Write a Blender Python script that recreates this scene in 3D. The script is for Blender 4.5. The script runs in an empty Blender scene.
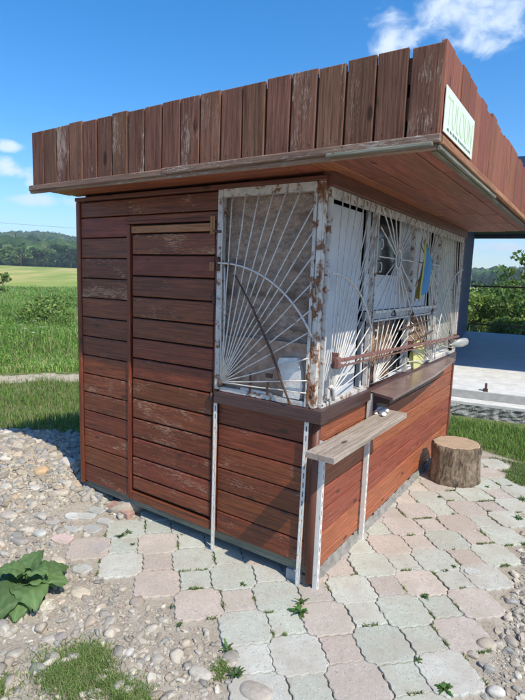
import bpy, math, random
import numpy as np
from mathutils import Vector, Matrix
random.seed(7)
RNG = np.random.default_rng(7)
R_ = math.radians
SC = bpy.context.scene
COL = SC.collection

# ------------------------------------------------------------------ camera
def cam_axes(yaw, pitch, roll):
    y, p, r = R_(yaw), R_(pitch), R_(roll)
    f = Vector((-math.sin(y)*math.cos(p), math.cos(y)*math.cos(p), math.sin(p)))
    rt = Vector((math.cos(y), math.sin(y), 0)); up = rt.cross(f)
    return rt*math.cos(r)+up*math.sin(r), -rt*math.sin(r)+up*math.cos(r), f
CAM = Vector((1.1632, -2.2935, 1.6876))
rt, up, fw = cam_axes(33.497, -8.1632, 1.9997)
cd = bpy.data.cameras.new('camera'); cam = bpy.data.objects.new('camera', cd); COL.objects.link(cam)
cam.matrix_world = Matrix(((rt.x, up.x, -fw.x, CAM.x), (rt.y, up.y, -fw.y, CAM.y), (rt.z, up.z, -fw.z, CAM.z), (0, 0, 0, 1)))
cd.sensor_fit = 'VERTICAL'; cd.sensor_height = 36; cd.sensor_width = 27
cd.lens = 499.97/700*36; cd.clip_start = 0.05; cd.clip_end = 6000
SC.camera = cam

# ------------------------------------------------------------------ sun, sky, exposure
SUN_TO = Vector((0.76, -0.28, 1.0)).normalized()          # towards the sun
sd = bpy.data.lights.new('sun', 'SUN'); sun = bpy.data.objects.new('sun', sd); COL.objects.link(sun)
sd.energy = 4.0; sd.angle = R_(0.5); sd.color = (1.0, 0.93, 0.80)
sun.rotation_euler = SUN_TO.to_track_quat('Z', 'Y').to_euler(); sun.location = (6, -4, 9)
W = bpy.data.worlds.new('World'); SC.world = W; W.use_nodes = True
nt = W.node_tree; nt.nodes.clear()
def N(t, kind, **kw):
    n = t.nodes.new(kind)
    for k, v in kw.items():
        if k in n.bl_rna.properties: setattr(n, k, v)
        else: n.inputs[k].default_value = v
    return n
def L(t, a, b): t.links.new(a, b)
out = N(nt, 'ShaderNodeOutputWorld'); bg = N(nt, 'ShaderNodeBackground', Strength=0.15)
sky = N(nt, 'ShaderNodeTexSky', sky_type='NISHITA', sun_disc=False)
sky.sun_elevation = math.asin(SUN_TO.z); sky.sun_rotation = math.atan2(SUN_TO.x, SUN_TO.y)
sky.altitude = 300; sky.air_density = 1.0; sky.dust_density = 0.6; sky.ozone_density = 3.0
# procedural clouds high in the sky: noise over the direction, kept to a few drifting banks
tc = N(nt, 'ShaderNodeTexCoord')
def cloud_bank(az, el, sx, sy, roll=0.0):
    """soft mask round a direction; az left of +y, el up, sizes in radians"""
    d = Vector((-math.sin(az)*math.cos(el), math.cos(az)*math.cos(el), math.sin(el)))
    h = Vector((math.cos(az), math.sin(az), 0)); v = h.cross(d)
    h2 = h*math.cos(roll)+v*math.sin(roll); v2 = -h*math.sin(roll)+v*math.cos(roll)
    dots = []
    for ax, s in ((h2, sx), (v2, sy)):
        n = N(nt, 'ShaderNodeVectorMath', operation='DOT_PRODUCT'); n.inputs[1].default_value = ax
        L(nt, tc.outputs['Generated'], n.inputs[0])
        off = N(nt, 'ShaderNodeMath', operation='DIVIDE'); off.inputs[1].default_value = s
        sub = N(nt, 'ShaderNodeMath', operation='SUBTRACT'); sub.inputs[1].default_value = ax.dot(d)
        L(nt, n.outputs['Value'], sub.inputs[0]); L(nt, sub.outputs[0], off.inputs[0])
        sq = N(nt, 'ShaderNodeMath', operation='POWER'); sq.inputs[1].default_value = 2
        ab = N(nt, 'ShaderNodeMath', operation='ABSOLUTE'); L(nt, off.outputs[0], ab.inputs[0]); L(nt, ab.outputs[0], sq.inputs[0])
        dots.append(sq)
    s = N(nt, 'ShaderNodeMath', operation='ADD'); L(nt, dots[0].outputs[0], s.inputs[0]); L(nt, dots[1].outputs[0], s.inputs[1])
    fd = N(nt, 'ShaderNodeVectorMath', operation='DOT_PRODUCT'); fd.inputs[1].default_value = d
    L(nt, tc.outputs['Generated'], fd.inputs[0])
    m = N(nt, 'ShaderNodeMath', operation='SUBTRACT'); m.use_clamp = False; m.inputs[0].default_value = 1.0
    L(nt, s.outputs[0], m.inputs[1])
    gt = N(nt, 'ShaderNodeMath', operation='GREATER_THAN'); gt.inputs[1].default_value = 0.2; L(nt, fd.outputs['Value'], gt.inputs[0])
    mm = N(nt, 'ShaderNodeMath', operation='MAXIMUM'); mm.inputs[1].default_value = -1.5; L(nt, m.outputs[0], mm.inputs[0])
    a = N(nt, 'ShaderNodeMath', operation='ADD'); a.inputs[1].default_value = 1.5; L(nt, mm.outputs[0], a.inputs[0])
    b = N(nt, 'ShaderNodeMath', operation='MULTIPLY'); L(nt, a.outputs[0], b.inputs[0]); L(nt, gt.outputs[0], b.inputs[1])
    c = N(nt, 'ShaderNodeMath', operation='SUBTRACT'); c.inputs[1].default_value = 1.5; L(nt, b.outputs[0], c.inputs[0])
    return c
def px_dir(x, y):
    v = fw + rt*((x-262.5)/499.97) - up*((y-350)/499.97)
    v.normalize(); return math.atan2(-v.x, v.y), math.asin(v.z)
banks = []
for (x, y, sx, sy, rl) in ((440, 14, .105, .050, 0.05), (488, 22, .075, .045, 0.3), (400, 36, .06, .03, 0.3), (8, 168, .045, .018, 0), (45, 200, .08, .013, 0.06), (5, 146, .035, .010, 0), (505, 248, .07, .010, 0), (55, 186, .05, .012, 0)):
    az, el = px_dir(x, y); banks.append(cloud_bank(az, el, sx, sy, rl))
acc = banks[0]
for b in banks[1:]:
    mx = N(nt, 'ShaderNodeMath', operation='MAXIMUM'); L(nt, acc.outputs[0], mx.inputs[0]); L(nt, b.outputs[0], mx.inputs[1]); acc = mx
mp = N(nt, 'ShaderNodeMapping'); mp.inputs['Scale'].default_value = (1, 1, 1.35); L(nt, tc.outputs['Generated'], mp.inputs[0])
nz = N(nt, 'ShaderNodeTexNoise', Scale=17.0, Detail=9.0, Roughness=0.56); nz.inputs['Distortion'].default_value = 0.35; L(nt, mp.outputs[0], nz.inputs['Vector'])
nz2 = N(nt, 'ShaderNodeMath', operation='MULTIPLY_ADD'); nz2.inputs[1].default_value = 4.4; nz2.inputs[2].default_value = -2.2; L(nt, nz.outputs['Fac'], nz2.inputs[0])
sm = N(nt, 'ShaderNodeMath', operation='ADD'); L(nt, acc.outputs[0], sm.inputs[0]); L(nt, nz2.outputs[0], sm.inputs[1])
mr = N(nt, 'ShaderNodeMapRange', interpolation_type='SMOOTHSTEP'); mr.inputs['From Min'].default_value = -0.15; mr.inputs['From Max'].default_value = 1.5
mr.inputs['To Max'].default_value = 0.80; L(nt, sm.outputs[0], mr.inputs['Value'])
hsv = N(nt, 'ShaderNodeHueSaturation', Saturation=1.42, Value=1.04); L(nt, sky.outputs[0], hsv.inputs['Color'])
mix = N(nt, 'ShaderNodeMix', data_type='RGBA'); mix.inputs['B'].default_value = (5.0, 5.55, 6.0, 1)
L(nt, mr.outputs[0], mix.inputs['Factor']); L(nt, hsv.outputs[0], mix.inputs['A'])
L(nt, mix.outputs['Result'], bg.inputs['Color']); L(nt, bg.outputs[0], out.inputs[0])

SC.view_settings.view_transform = 'Standard'; SC.view_settings.look = 'None'
SC.view_settings.exposure = 0.52; SC.view_settings.gamma = 1.0
try: SC.view_settings.use_curve_mapping = False
except Exception: pass
SC.render.engine = 'CYCLES'
SC.cycles.max_bounces = 6; SC.cycles.volume_bounces = 0

# ------------------------------------------------------------------ material helpers
def newmat(name):
    m = bpy.data.materials.new(name); m.use_nodes = True; m.node_tree.nodes.clear()
    o = N(m.node_tree, 'ShaderNodeOutputMaterial'); p = N(m.node_tree, 'ShaderNodeBsdfPrincipled')
    L(m.node_tree, p.outputs[0], o.inputs[0]); return m, m.node_tree, p, o
def ramp(t, fac, stops, interp='LINEAR'):
    r = N(t, 'ShaderNodeValToRGB'); r.color_ramp.interpolation = interp
    e = r.color_ramp.elements
    while len(e) < len(stops): e.new(0.5)
    for i, (p, c) in enumerate(stops):
        e[i].position = p; e[i].color = (c, c, c, 1) if isinstance(c, (int, float)) else (*c, 1)
    L(t, fac, r.inputs[0]); return r.outputs[0]
def noise(t, vec, scale, detail=5, rough=.55, dist=0.0):
    n = N(t, 'ShaderNodeTexNoise', Scale=scale, Detail=detail, Roughness=rough, Distortion=dist)
    if vec is not None: L(t, vec, n.inputs['Vector'])
    return n.outputs['Fac']
def mapping(t, vec, scale=(1, 1, 1), loc=(0, 0, 0)):
    m = N(t, 'ShaderNodeMapping'); m.inputs['Scale'].default_value = scale; m.inputs['Location'].default_value = loc
    L(t, vec, m.inputs[0]); return m.outputs[0]
def mixc(t, fac, a, b, mode='MIX'):
    m = N(t, 'ShaderNodeMix', data_type='RGBA', blend_type=mode)
    for s, v in (('Factor', fac), ('A', a), ('B', b)):
        i = m.inputs[s]
        if s == 'Factor': i = m.inputs[0]
        if hasattr(v, 'is_linked'): L(t, v, i)
        elif isinstance(v, (int, float)): i.default_value = v
        else: i.default_value = (*v, 1)
    return m.outputs['Result']
def math_(t, op, a, b=None, clamp=False):
    m = N(t, 'ShaderNodeMath', operation=op); m.use_clamp = clamp
    for i, v in enumerate((a, b)):
        if v is None: continue
        if hasattr(v, 'is_linked'): L(t, v, m.inputs[i])
        else: m.inputs[i].default_value = v
    return m.outputs[0]
def bump(t, p, h, strength=.4, dist=.01):
    b = N(t, 'ShaderNodeBump', Strength=strength, Distance=dist); L(t, h, b.inputs['Height']); L(t, b.outputs[0], p.inputs['Normal'])

def wood(name, c_dark, c_light, c_bare, wear=.5, rough=.5, knots=True, grime=.3, spec=.5):
    """painted or oiled boards; UV u runs along the board in metres, v across; 'rnd' differs per board"""
    m, t, p, o = newmat(name)
    uv = N(t, 'ShaderNodeUVMap').outputs[0]
    at = N(t, 'ShaderNodeAttribute', attribute_name='rnd'); sp = N(t, 'ShaderNodeSeparateColor'); L(t, at.outputs['Color'], sp.inputs[0])
    wob = noise(t, mapping(t, uv, (2.2, 9, 1)), 1.0, 3)
    g1 = noise(t, mapping(t, uv, (3.0, 75, 1)), 1.0, 6, .62, 0.6)
    g2 = noise(t, mapping(t, uv, (11, 260, 1)), 1.0, 3, .6)
    big = noise(t, mapping(t, uv, (3.5, 14, 1)), 1.0, 4)
    grain = math_(t, 'ADD', math_(t, 'MULTIPLY', g1, .65), math_(t, 'MULTIPLY', g2, .35))
    c = mixc(t, ramp(t, grain, [(.38, 0.0), (.60, 1.0)]), c_dark, c_light)
    hv = N(t, 'ShaderNodeHueSaturation'); L(t, c, hv.inputs['Color'])
    L(t, math_(t, 'ADD', math_(t, 'MULTIPLY', sp.outputs[0], .36), .80), hv.inputs['Value'])
    L(t, math_(t, 'ADD', math_(t, 'MULTIPLY', sp.outputs[2], .016), .490), hv.inputs['Hue'])
    c = hv.outputs[0]
    c = mixc(t, ramp(t, big, [(.35, .0), (.7, grime)]), c, tuple(v*.35 for v in c_dark))
    # bare wood where the paint has flaked
    flk = noise(t, mapping(t, uv, (22, 190, 1), (3, 7, 0)), 1.0, 6, .7, .4)
    pat = noise(t, mapping(t, uv, (3.2, 9, 1), (9, 1, 0)), 1.0, 3)
    v = math_(t, 'ADD', math_(t, 'ADD', math_(t, 'MULTIPLY', flk, .75), math_(t, 'MULTIPLY', pat, .55)), math_(t, 'MULTIPLY', sp.outputs[1], .14))
    th = .98 - wear*.26
    wm = ramp(t, v, [(th-.02, 0.0), (th+.045, .85)])
    c = mixc(t, wm, c, c_bare)
    if knots:
        vo = N(t, 'ShaderNodeTexVoronoi', Scale=1.0); vo.feature = 'F1'; L(t, mapping(t, uv, (3.2, 8.5, 1)), vo.inputs['Vector'])
        k = math_(t, 'ADD', vo.outputs['Distance'], math_(t, 'MULTIPLY', math_(t, 'SUBTRACT', wob, .5), .12))
        c = mixc(t, ramp(t, k, [(.07, .75), (.13, 0.0)]), c, (.018, .009, .006))
    su = N(t, 'ShaderNodeSeparateXYZ'); L(t, uv, su.inputs[0]); fu = math_(t, 'FRACT', su.outputs[0]); fv = math_(t, 'FRACT', su.outputs[1])
    for v0 in (.050, .112):
        du = math_(t, 'POWER', math_(t, 'ABSOLUTE', math_(t, 'SUBTRACT', fu, .035)), 2); dv = math_(t, 'POWER', math_(t, 'ABSOLUTE', math_(t, 'SUBTRACT', fv, v0)), 2)
        dd = math_(t, 'SQRT', math_(t, 'ADD', du, dv)); c = mixc(t, ramp(t, dd, [(.0032, .85), (.0045, 0.0)]), c, (.03, .018, .012))
    L(t, c, p.inputs['Base Color'])
    L(t, mixc(t, wm, (rough,)*3, (.85,)*3), p.inputs['Roughness'])
    p.inputs['Specular IOR Level'].default_value = spec
    bump(t, p, math_(t, 'SUBTRACT', math_(t, 'ADD', grain, math_(t, 'MULTIPLY', big, .4)), math_(t, 'MULTIPLY', wm, .35)), .8, .005)
    return m
def plain(name, c1, c2, rough=.6, scale=12, bmp=.3, bdist=.003, metal=0.0, spots=None, detail=6, spec=.5):
    m, t, p, o = newmat(name); oc = N(t, 'ShaderNodeTexCoord').outputs['Object']
    n = noise(t, oc, scale, detail, .6)
    c = mixc(t, ramp(t, n, [(.35, 0.0), (.65, 1.0)]), c1, c2)
    if spots:
        sc, lo, hi, col = spots
        c = mixc(t, ramp(t, noise(t, oc, sc, 6, .65), [(lo, 0.0), (hi, 1.0)]), c, col)
    L(t, c, p.inputs['Base Color']); p.inputs['Roughness'].default_value = rough; p.inputs['Metallic'].default_value = metal
    p.inputs['Specular IOR Level'].default_value = spec
    bump(t, p, noise(t, oc, scale*4, 5, .6), bmp, bdist)
    return m
def vcol(name, rough=.85, scale=60, bmp=.4, bdist=.003, speck=.25, spec=.3, vlo=.75):
    """colour from the 'rnd' attribute (the thing's own colour), broken by fine speckle"""
    m, t, p, o = newmat(name); oc = N(t, 'ShaderNodeTexCoord').outputs['Object']
    at = N(t, 'ShaderNodeAttribute', attribute_name='rnd').outputs['Color']
    n = noise(t, oc, scale, 5, .65); n2 = noise(t, oc, scale*.15, 3)
    c = mixc(t, 1.0, at, ramp(t, n, [(.3, vlo), (.7, 1.15)]), 'MULTIPLY')
    c = mixc(t, ramp(t, n2, [(.4, 0.0), (.7, speck)]), c, (.10, .085, .07))
    L(t, c, p.inputs['Base Color']); p.inputs['Roughness'].default_value = rough
    p.inputs['Specular IOR Level'].default_value = spec
    bump(t, p, n, bmp, bdist); return m
def leafmat(name, tr=.35, rough=.55):
    m, t, p, o = newmat(name)
    at = N(t, 'ShaderNodeAttribute', attribute_name='rnd').outputs['Color']
    L(t, at, p.inputs['Base Color']); p.inputs['Roughness'].default_value = rough; p.inputs['Specular IOR Level'].default_value = .3
    tl = N(t, 'ShaderNodeBsdfTranslucent'); L(t, mixc(t, 1.0, at, (1.3, 1.35, .6), 'MULTIPLY'), tl.inputs[0])
    mx = N(t, 'ShaderNodeMixShader'); mx.inputs[0].default_value = tr
    L(t, p.outputs[0], mx.inputs[1]); L(t, tl.outputs[0], mx.inputs[2]); L(t, mx.outputs[0], o.inputs[0]); return m

M = {}
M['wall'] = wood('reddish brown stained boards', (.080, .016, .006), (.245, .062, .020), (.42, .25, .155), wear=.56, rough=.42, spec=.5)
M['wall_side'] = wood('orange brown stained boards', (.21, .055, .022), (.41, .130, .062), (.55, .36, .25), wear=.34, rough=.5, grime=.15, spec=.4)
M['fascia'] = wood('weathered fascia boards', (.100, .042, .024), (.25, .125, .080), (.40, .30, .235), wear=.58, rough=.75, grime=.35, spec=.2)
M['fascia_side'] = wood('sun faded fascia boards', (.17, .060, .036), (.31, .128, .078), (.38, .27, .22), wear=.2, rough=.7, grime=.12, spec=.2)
M['soffit'] = wood('soffit boards', (.19, .054, .022), (.39, .130, .055), (.46, .27, .15), wear=.2, rough=.5, grime=.3, spec=.4)
M['trim'] = wood('pale weathered batten', (.16, .095, .065), (.33, .22, .16), (.44, .39, .34), wear=.75, rough=.8, knots=False, spec=.2)
M['tan'] = wood('bare tan wood', (.24, .115, .05), (.46, .26, .13), (.40, .28, .18), wear=.3, rough=.7, spec=.2)
M['sill'] = wood('dark brown painted sill', (.050, .024, .022), (.085, .044, .040), (.18, .13, .12), wear=.25, rough=.34, knots=False, grime=.1)
M['post'] = wood('brown corner post', (.10, .034, .020), (.20, .075, .045), (.30, .20, .14), wear=.5, rough=.5, spec=.4)
M['grey'] = wood('weathered grey plank', (.24, .19, .15), (.46, .39, .32), (.55, .50, .44), wear=.6, rough=.85, spec=.15)
M['beam'] = wood('greenish grey timber', (.12, .12, .09), (.26, .26, .20), (.34, .33, .28), wear=.5, rough=.85, spec=.15, knots=False)
M['dark'] = plain('dark hollow backing', (.012, .008, .006), (.022, .014, .010), .9)
M['rustwhite'] = plain('white paint flaking to rust', (.42, .41, .38), (.58, .56, .52), .55, 20, .3, .002, spots=(26, .54, .62, (.20, .085, .035)))
M['rustpost'] = plain('rusting white angle', (.50, .47, .41), (.62, .59, .53), .6, 20, .4, .002, spots=(17, .47, .58, (.21, .09, .04)))
M['barpaint'] = plain('grille bars in white paint', (.50, .48, .43), (.64, .61, .56), .55, 30, .3, .001, spots=(38, .60, .68, (.22, .11, .06)))
M['rust'] = plain('heavy rust', (.13, .055, .028), (.25, .12, .06), .9, 40, .6, .003, spots=(22, .55, .65, (.50, .46, .40)))
M['rustdark'] = plain('dark rusty iron', (.05, .028, .02), (.12, .06, .04), .8, 60, .4, .001)
M['barbrown'] = plain('brown painted steel bar', (.15, .062, .052), (.24, .115, .095), .5, 30, .3, .001, spots=(50, .6, .66, (.38, .30, .26)))
M['crinkle'] = None
M['whitepanel'] = plain('dull white panel', (.50, .52, .56), (.62, .64, .66), .45, 5, .1, .002, spots=(6, .66, .72, (.42, .42, .42)))
M['concrete'] = plain('light concrete', (.52, .51, .47), (.66, .65, .60), .9, 8, .3, .003, spots=(3, .5, .75, (.50, .47, .42)))
M['concrete_grey'] = plain('grey concrete and shaded riser', (.33, .33, .31), (.44, .43, .41), .9, 9, .4, .003)  # own grey on the corner block; painted shade on the deck riser
M['footing'] = plain('dusty footing', (.17, .16, .14), (.30, .28, .25), .95, 14, .8, .006)
M['rough_concrete'] = plain('rough foundation', (.14, .14, .13), (.36, .36, .34), .95, 14, 1.0, .02, spots=(20, .55, .65, (.45, .44, .42)))
M['deck'] = plain('shade tinted concrete deck', (.38, .41, .47), (.46, .48, .53), .55, 2.5, .1, .001)  # blue tint stands in for canopy shade on the concrete deck
M['navyrib'] = plain('lighter navy rib', (.10, .14, .24), (.13, .18, .29), .4, 6, .1, .001)
M['navy'] = plain('navy cladding', (.022, .040, .085), (.030, .052, .105), .4, 6, .1, .001)
M['leaf'] = leafmat('leaves'); M['grass'] = leafmat('grass blades', .3, .6)
M['stone'] = vcol('river stone', .8, 45, .35, .002, .22)
m, t, p, o = newmat('bark'); oc = N(t, 'ShaderNodeTexCoord').outputs['Object']
b1 = noise(t, mapping(t, oc, (38, 38, 9)), 1.0, 7, .7, .5); b2 = noise(t, oc, 11, 5, .6)
c = mixc(t, ramp(t, b1, [(.38, 0.0), (.60, 1.0)]), (.055, .036, .022), (.30, .22, .145)); c = mixc(t, ramp(t, b2, [(.52, 0.0), (.64, .6)]), c, (.40, .33, .24)); c = mixc(t, ramp(t, b2, [(.30, .5), (.42, 0.0)]), c, (.13, .14, .06))
L(t, c, p.inputs['Base Color']); p.inputs['Roughness'].default_value = .95; bump(t, p, b1, 1.0, .02); M['bark'] = m

# crinkled dusty sheet behind the left window
m, t, p, o = newmat('crumpled dusty sheet'); oc = N(t, 'ShaderNodeTexCoord').outputs['Object']
v = N(t, 'ShaderNodeTexVoronoi', Scale=13.0); v.feature = 'DISTANCE_TO_EDGE'; L(t, mixc(t, .16, oc, N(t, 'ShaderNodeTexNoise', Scale=9.0).outputs['Color']), v.inputs['Vector'])
n = noise(t, mapping(t, oc, (1, 1, 1.8)), 22, 8, .75, .3)
c = mixc(t, ramp(t, n, [(.35, 0.0), (.65, 1.0)]), (.36, .24, .17), (.68, .52, .41)); c = mixc(t, ramp(t, v.outputs['Distance'], [(.0, .55), (.06, 0.0)]), c, (.62, .52, .45))
c = mixc(t, ramp(t, noise(t, mapping(t, oc, (3, 3, 9)), 1.0, 5), [(.5, 0.0), (.64, .6)]), c, (.07, .05, .04))
L(t, c, p.inputs['Base Color']); p.inputs['Roughness'].default_value = .5; bump(t, p, math_(t, 'ADD', n, v.outputs['Distance']), .9, .03); M['crinkle'] = m
M['brownboard'] = plain('brown chipboard', (.26, .17, .12), (.42, .31, .24), .8, 25, .4, .003)

# paver material: pink or green-grey terrazzo by attribute
m, t, p, o = newmat('terrazzo pavers'); oc = N(t, 'ShaderNodeTexCoord').outputs['Object']
at = N(t, 'ShaderNodeAttribute', attribute_name='rnd').outputs['Color']
vo = N(t, 'ShaderNodeTexVoronoi', Scale=125.0); L(t, oc, vo.inputs['Vector'])
vs = N(t, 'ShaderNodeSeparateColor'); L(t, vo.outputs['Color'], vs.inputs[0])
near = ramp(t, vo.outputs['Distance'], [(.22, 1.0), (.42, 0.0)])
ds = math_(t, 'MULTIPLY', near, ramp(t, vs.outputs[0], [(.70, 0.0), (.74, .75)])); ls = math_(t, 'MULTIPLY', near, ramp(t, vs.outputs[1], [(.72, 0.0), (.76, .8)]))
n1 = noise(t, oc, 40, 7, .7); n2 = noise(t, oc, 5, 5, .6)
c = mixc(t, 1.0, at, ramp(t, n1, [(.3, .86), (.7, 1.1)]), 'MULTIPLY')
c = mixc(t, ds, c, (.14, .13, .12)); c = mixc(t, ls, c, (.62, .61, .56))
c = mixc(t, ramp(t, n2, [(.42, 0.0), (.62, .55)]), c, (.37, .325, .265)); n3 = noise(t, oc, 17, 6, .7); c = mixc(t, ramp(t, n3, [(.56, 0.0), (.70, .55)]), c, (.27, .25, .21)); c = mixc(t, ramp(t, n3, [(.28, .5), (.40, 0.0)]), c, (.56, .54, .48))
L(t, c, p.inputs['Base Color']); p.inputs['Roughness'].default_value = .88; p.inputs['Specular IOR Level'].default_value = .25
bump(t, p, math_(t, 'ADD', math_(t, 'MULTIPLY', n1, .7), math_(t, 'MULTIPLY', n2, .8)), .5, .006); M['paver'] = m

# ------------------------------------------------------------------ mesh builder
class MB:
    def __init__(s): s.v = []; s.f = []; s.uv = []; s.c = []; s.sm = []
    def add(s, vs, fs, uvs=None, col=(.5, .5, .5), smooth=False):
        b = len(s.v); s.v += [tuple(q) for q in vs]
        s.c += ([col]*len(vs) if not isinstance(col, list) else col)
        s.uv += (uvs if uvs is not None else [(0., 0.)]*len(vs))
        s.f += [tuple(b+i for i in f) for f in fs]; s.sm += [smooth]*len(fs)
    def build(s, name, mat, parent=None):
        me = bpy.data.meshes.new(name); me.from_pydata(s.v, [], s.f)
        me.polygons.foreach_set('use_smooth', s.sm)
        uvl = me.uv_layers.new(name='UVMap')
        li = np.empty(len(me.loops), dtype=np.int32); me.loops.foreach_get('vertex_index', li)
        uvl.data.foreach_set('uv', np.array(s.uv, dtype=np.float32)[li].ravel())
        ca = me.color_attributes.new('rnd', 'FLOAT_COLOR', 'POINT')
        c = np.ones((len(s.v), 4), dtype=np.float32); c[:, :3] = np.array(s.c); ca.data.foreach_set('color', c.ravel())
        me.materials.append(mat); me.update()
        o = bpy.data.objects.new(name, me); COL.objects.link(o)
        if parent is not None: o.parent = parent
        return o
def arr_mesh(name, V, F, colr, mat, parent=None, smooth=False):
    """fast path: V (n,3), F (m,k), per vertex colour (n,3)"""
    me = bpy.data.meshes.new(name); V = np.asarray(V, dtype=np.float32); F = np.asarray(F, dtype=np.int32); k = F.shape[1]
    me.vertices.add(len(V)); me.vertices.foreach_set('co', V.ravel())
    me.loops.add(F.size); me.loops.foreach_set('vertex_index', F.ravel())
    me.polygons.add(len(F)); me.polygons.foreach_set('loop_start', np.arange(0, F.size, k, dtype=np.int32))
    me.polygons.foreach_set('use_smooth', np.full(len(F), smooth)); me.update(calc_edges=True)
    ca = me.color_attributes.new('rnd', 'FLOAT_COLOR', 'POINT'); c = np.ones((len(V), 4), dtype=np.float32); c[:, :3] = colr
    ca.data.foreach_set('color', c.ravel()); me.materials.append(mat)
    o = bpy.data.objects.new(name, me); COL.objects.link(o)
    if parent is not None: o.parent = parent
    return o
def tag(o, label=None, cat=None, group=None, kind=None):
    for k, v in (('label', label), ('category', cat), ('group', group), ('kind', kind)):
        if v: o[k] = v
    return o
def empty(name, loc=(0, 0, 0)):
    o = bpy.data.objects.new(name, None); o.location = loc; o.empty_display_size = .1; COL.objects.link(o); return o
def rel(o, parent):
    """parent a mesh built in world coordinates under a thing whose Empty is not at the origin"""
    bpy.context.view_layer.update()
    o.parent = parent; o.matrix_parent_inverse = Matrix.Translation(-Vector(parent.location)); return o

def board(mb, P, Ld, Wd, Td, l, w, th, bev=.004, warp=.0, rnd=None):
    """board with front-face chamfers: P = back lower corner, axes length / width / thickness(out)"""
    P, Ld, Wd, Td = Vector(P), Vector(Ld), Vector(Wd), Vector(Td)
    rnd = rnd or (random.random(), random.random(), random.random())
    b = min(bev, w*.3, th*.8)
    sec = [(0, 0), (0, th-b), (b*.25, th-b*.35), (b, th), (w-b, th), (w-b*.25, th-b*.35), (w, th-b), (w, 0)]
    per = [0]
    for i in range(1, 8): per.append(per[-1]+math.hypot(sec[i][0]-sec[i-1][0], sec[i][1]-sec[i-1][1]))
    n = max(2, int(l/.25)+1); us = [0, b*.8]+[l*i/n for i in range(1, n)]+[l-b*.8, l]
    uo = random.randint(0, 60); vo = random.randint(0, 60)
    vs = []; uvs = []
    ph = random.random()*6
    for k, u in enumerate(us):
        ins = b*.6 if k in (0, len(us)-1) else 0
        wv = warp*math.sin(u*4+ph)
        for (a, h), pr in zip(sec, per):
            a2 = min(max(a, ins*.5), w-ins*.5); h2 = min(h, th-ins) if h > 0 else 0
            vs.append(P+Ld*u+Wd*(a2+wv*.5)+Td*(h2+wv*(1 if h > 0 else 0))); uvs.append((u+uo, pr+vo))
    fs = []
    flip = Ld.cross(Wd).dot(Td) < 0
    for k in range(len(us)-1):
        for i in range(7):
            q = (k*8+i, (k+1)*8+i, (k+1)*8+i+1, k*8+i+1); fs.append(q[::-1] if flip else q)
        q = (k*8+7, (k+1)*8+7, (k+1)*8, k*8); fs.append(q[::-1] if flip else q)
    e0 = tuple(range(8)); e1 = tuple(range((len(us)-1)*8, len(us)*8))[::-1]
    fs.append(e0[::-1] if flip else e0); fs.append(e1[::-1] if flip else e1)
    mb.add(vs, fs, uvs, rnd)
def bx(mb, a, b, bev=.003, col=None):
    """bevelled box between two corners, as a board along its longest side"""
    a = Vector(a); b = Vector(b); lo = Vector([min(a[i], b[i]) for i in range(3)]); d = Vector([abs(a[i]-b[i]) for i in range(3)])
    ax = sorted(range(3), key=lambda i: -d[i]); e = [Vector((1, 0, 0)), Vector((0, 1, 0)), Vector((0, 0, 1))]
    board(mb, lo, e[ax[0]], e[ax[1]], e[ax[2]], d[ax[0]], d[ax[1]], d[ax[2]], bev, rnd=col)
def tube(mb, pts, r, n=7, col=(.5, .5, .5), cap=True):
    pts = [Vector(q) for q in pts]; rs = r if isinstance(r, (list, tuple)) else [r]*len(pts)
    vs = []; prev = None
    for i, q in enumerate(pts):
        d = (pts[min(i+1, len(pts)-1)]-pts[max(i-1, 0)]).normalized()
        if prev is None: a = d.orthogonal().normalized()
        else: a = (prev-d*prev.dot(d)).normalized()
        prev = a; b = d.cross(a)
        for k in range(n):
            th = 2*math.pi*k/n; vs.append(q+(a*math.cos(th)+b*math.sin(th))*rs[i])
    fs = [(i*n+k, i*n+(k+1) % n, (i+1)*n+(k+1) % n, (i+1)*n+k) for i in range(len(pts)-1) for k in range(n)]
    if cap: fs += [tuple(range(n))[::-1], tuple(range((len(pts)-1)*n, len(pts)*n))]
    mb.add(vs, fs, [(0., 0.)]*len(vs), col, True)

# ------------------------------------------------------------------ terrain
NW = Vector((-.75, .66, 0))                 # towards the meadow, across the dirt path
def sdist(x, y): return (x-CAM.x)*NW.x+(y-CAM.y)*NW.y
def sstep(a, b, x):
    t_ = np.clip((x-a)/(b-a), 0, 1); return t_*t_*(3-2*t_)
def height(x, y):
    x = np.asarray(x, float); y = np.asarray(y, float)
    dx, dy = x-CAM.x, y-CAM.y; d = np.hypot(dx, dy); az = np.degrees(np.arctan2(-dx, dy))
    s = dx*NW.x+dy*NW.y
    z = -.014 + .010*np.sin(x*2.3+1)*np.cos(y*2.9)*sstep(1.0, 2.2, np.maximum(np.abs(x+.3), np.abs(y-1)-1.2))
    # stone pile left of the kiosk
    z = z + .17*np.exp(-(((x+3.05)/.85)**2+((y-.05)/.62)**2)**1.3) + .05*np.exp(-((x+2.2)**2+(y-.05)**2)/.12)
    z = z - .08*sstep(5.4, 6.6, s)
    far = sstep(40, 160, d)*(1.0+1.8*sstep(5, 45, az)*1.0)
    ridge = 10 + 15*sstep(5, 48, az) - 8*sstep(70, 120, az) + 2.5*np.sin(az*.35)+1.2*np.sin(az*.9+1)
    ridge = np.where(np.abs(az) > 130, 12, ridge)
    z = z + far + ridge*sstep(185, 620, d) - ridge*.9*sstep(680, 1500, d)
    z = z - .9*sstep(15, 40, d)*sstep(30, 5, np.abs(az+5))*(1-sstep(60, 160, d))   # falls away behind the pavilion
    return z
NA, NR = 360, 230
rr = np.concatenate([[0], np.geomspace(.25, 3000, NR-1)]); aa = np.linspace(0, 2*np.pi, NA, endpoint=False)
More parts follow.
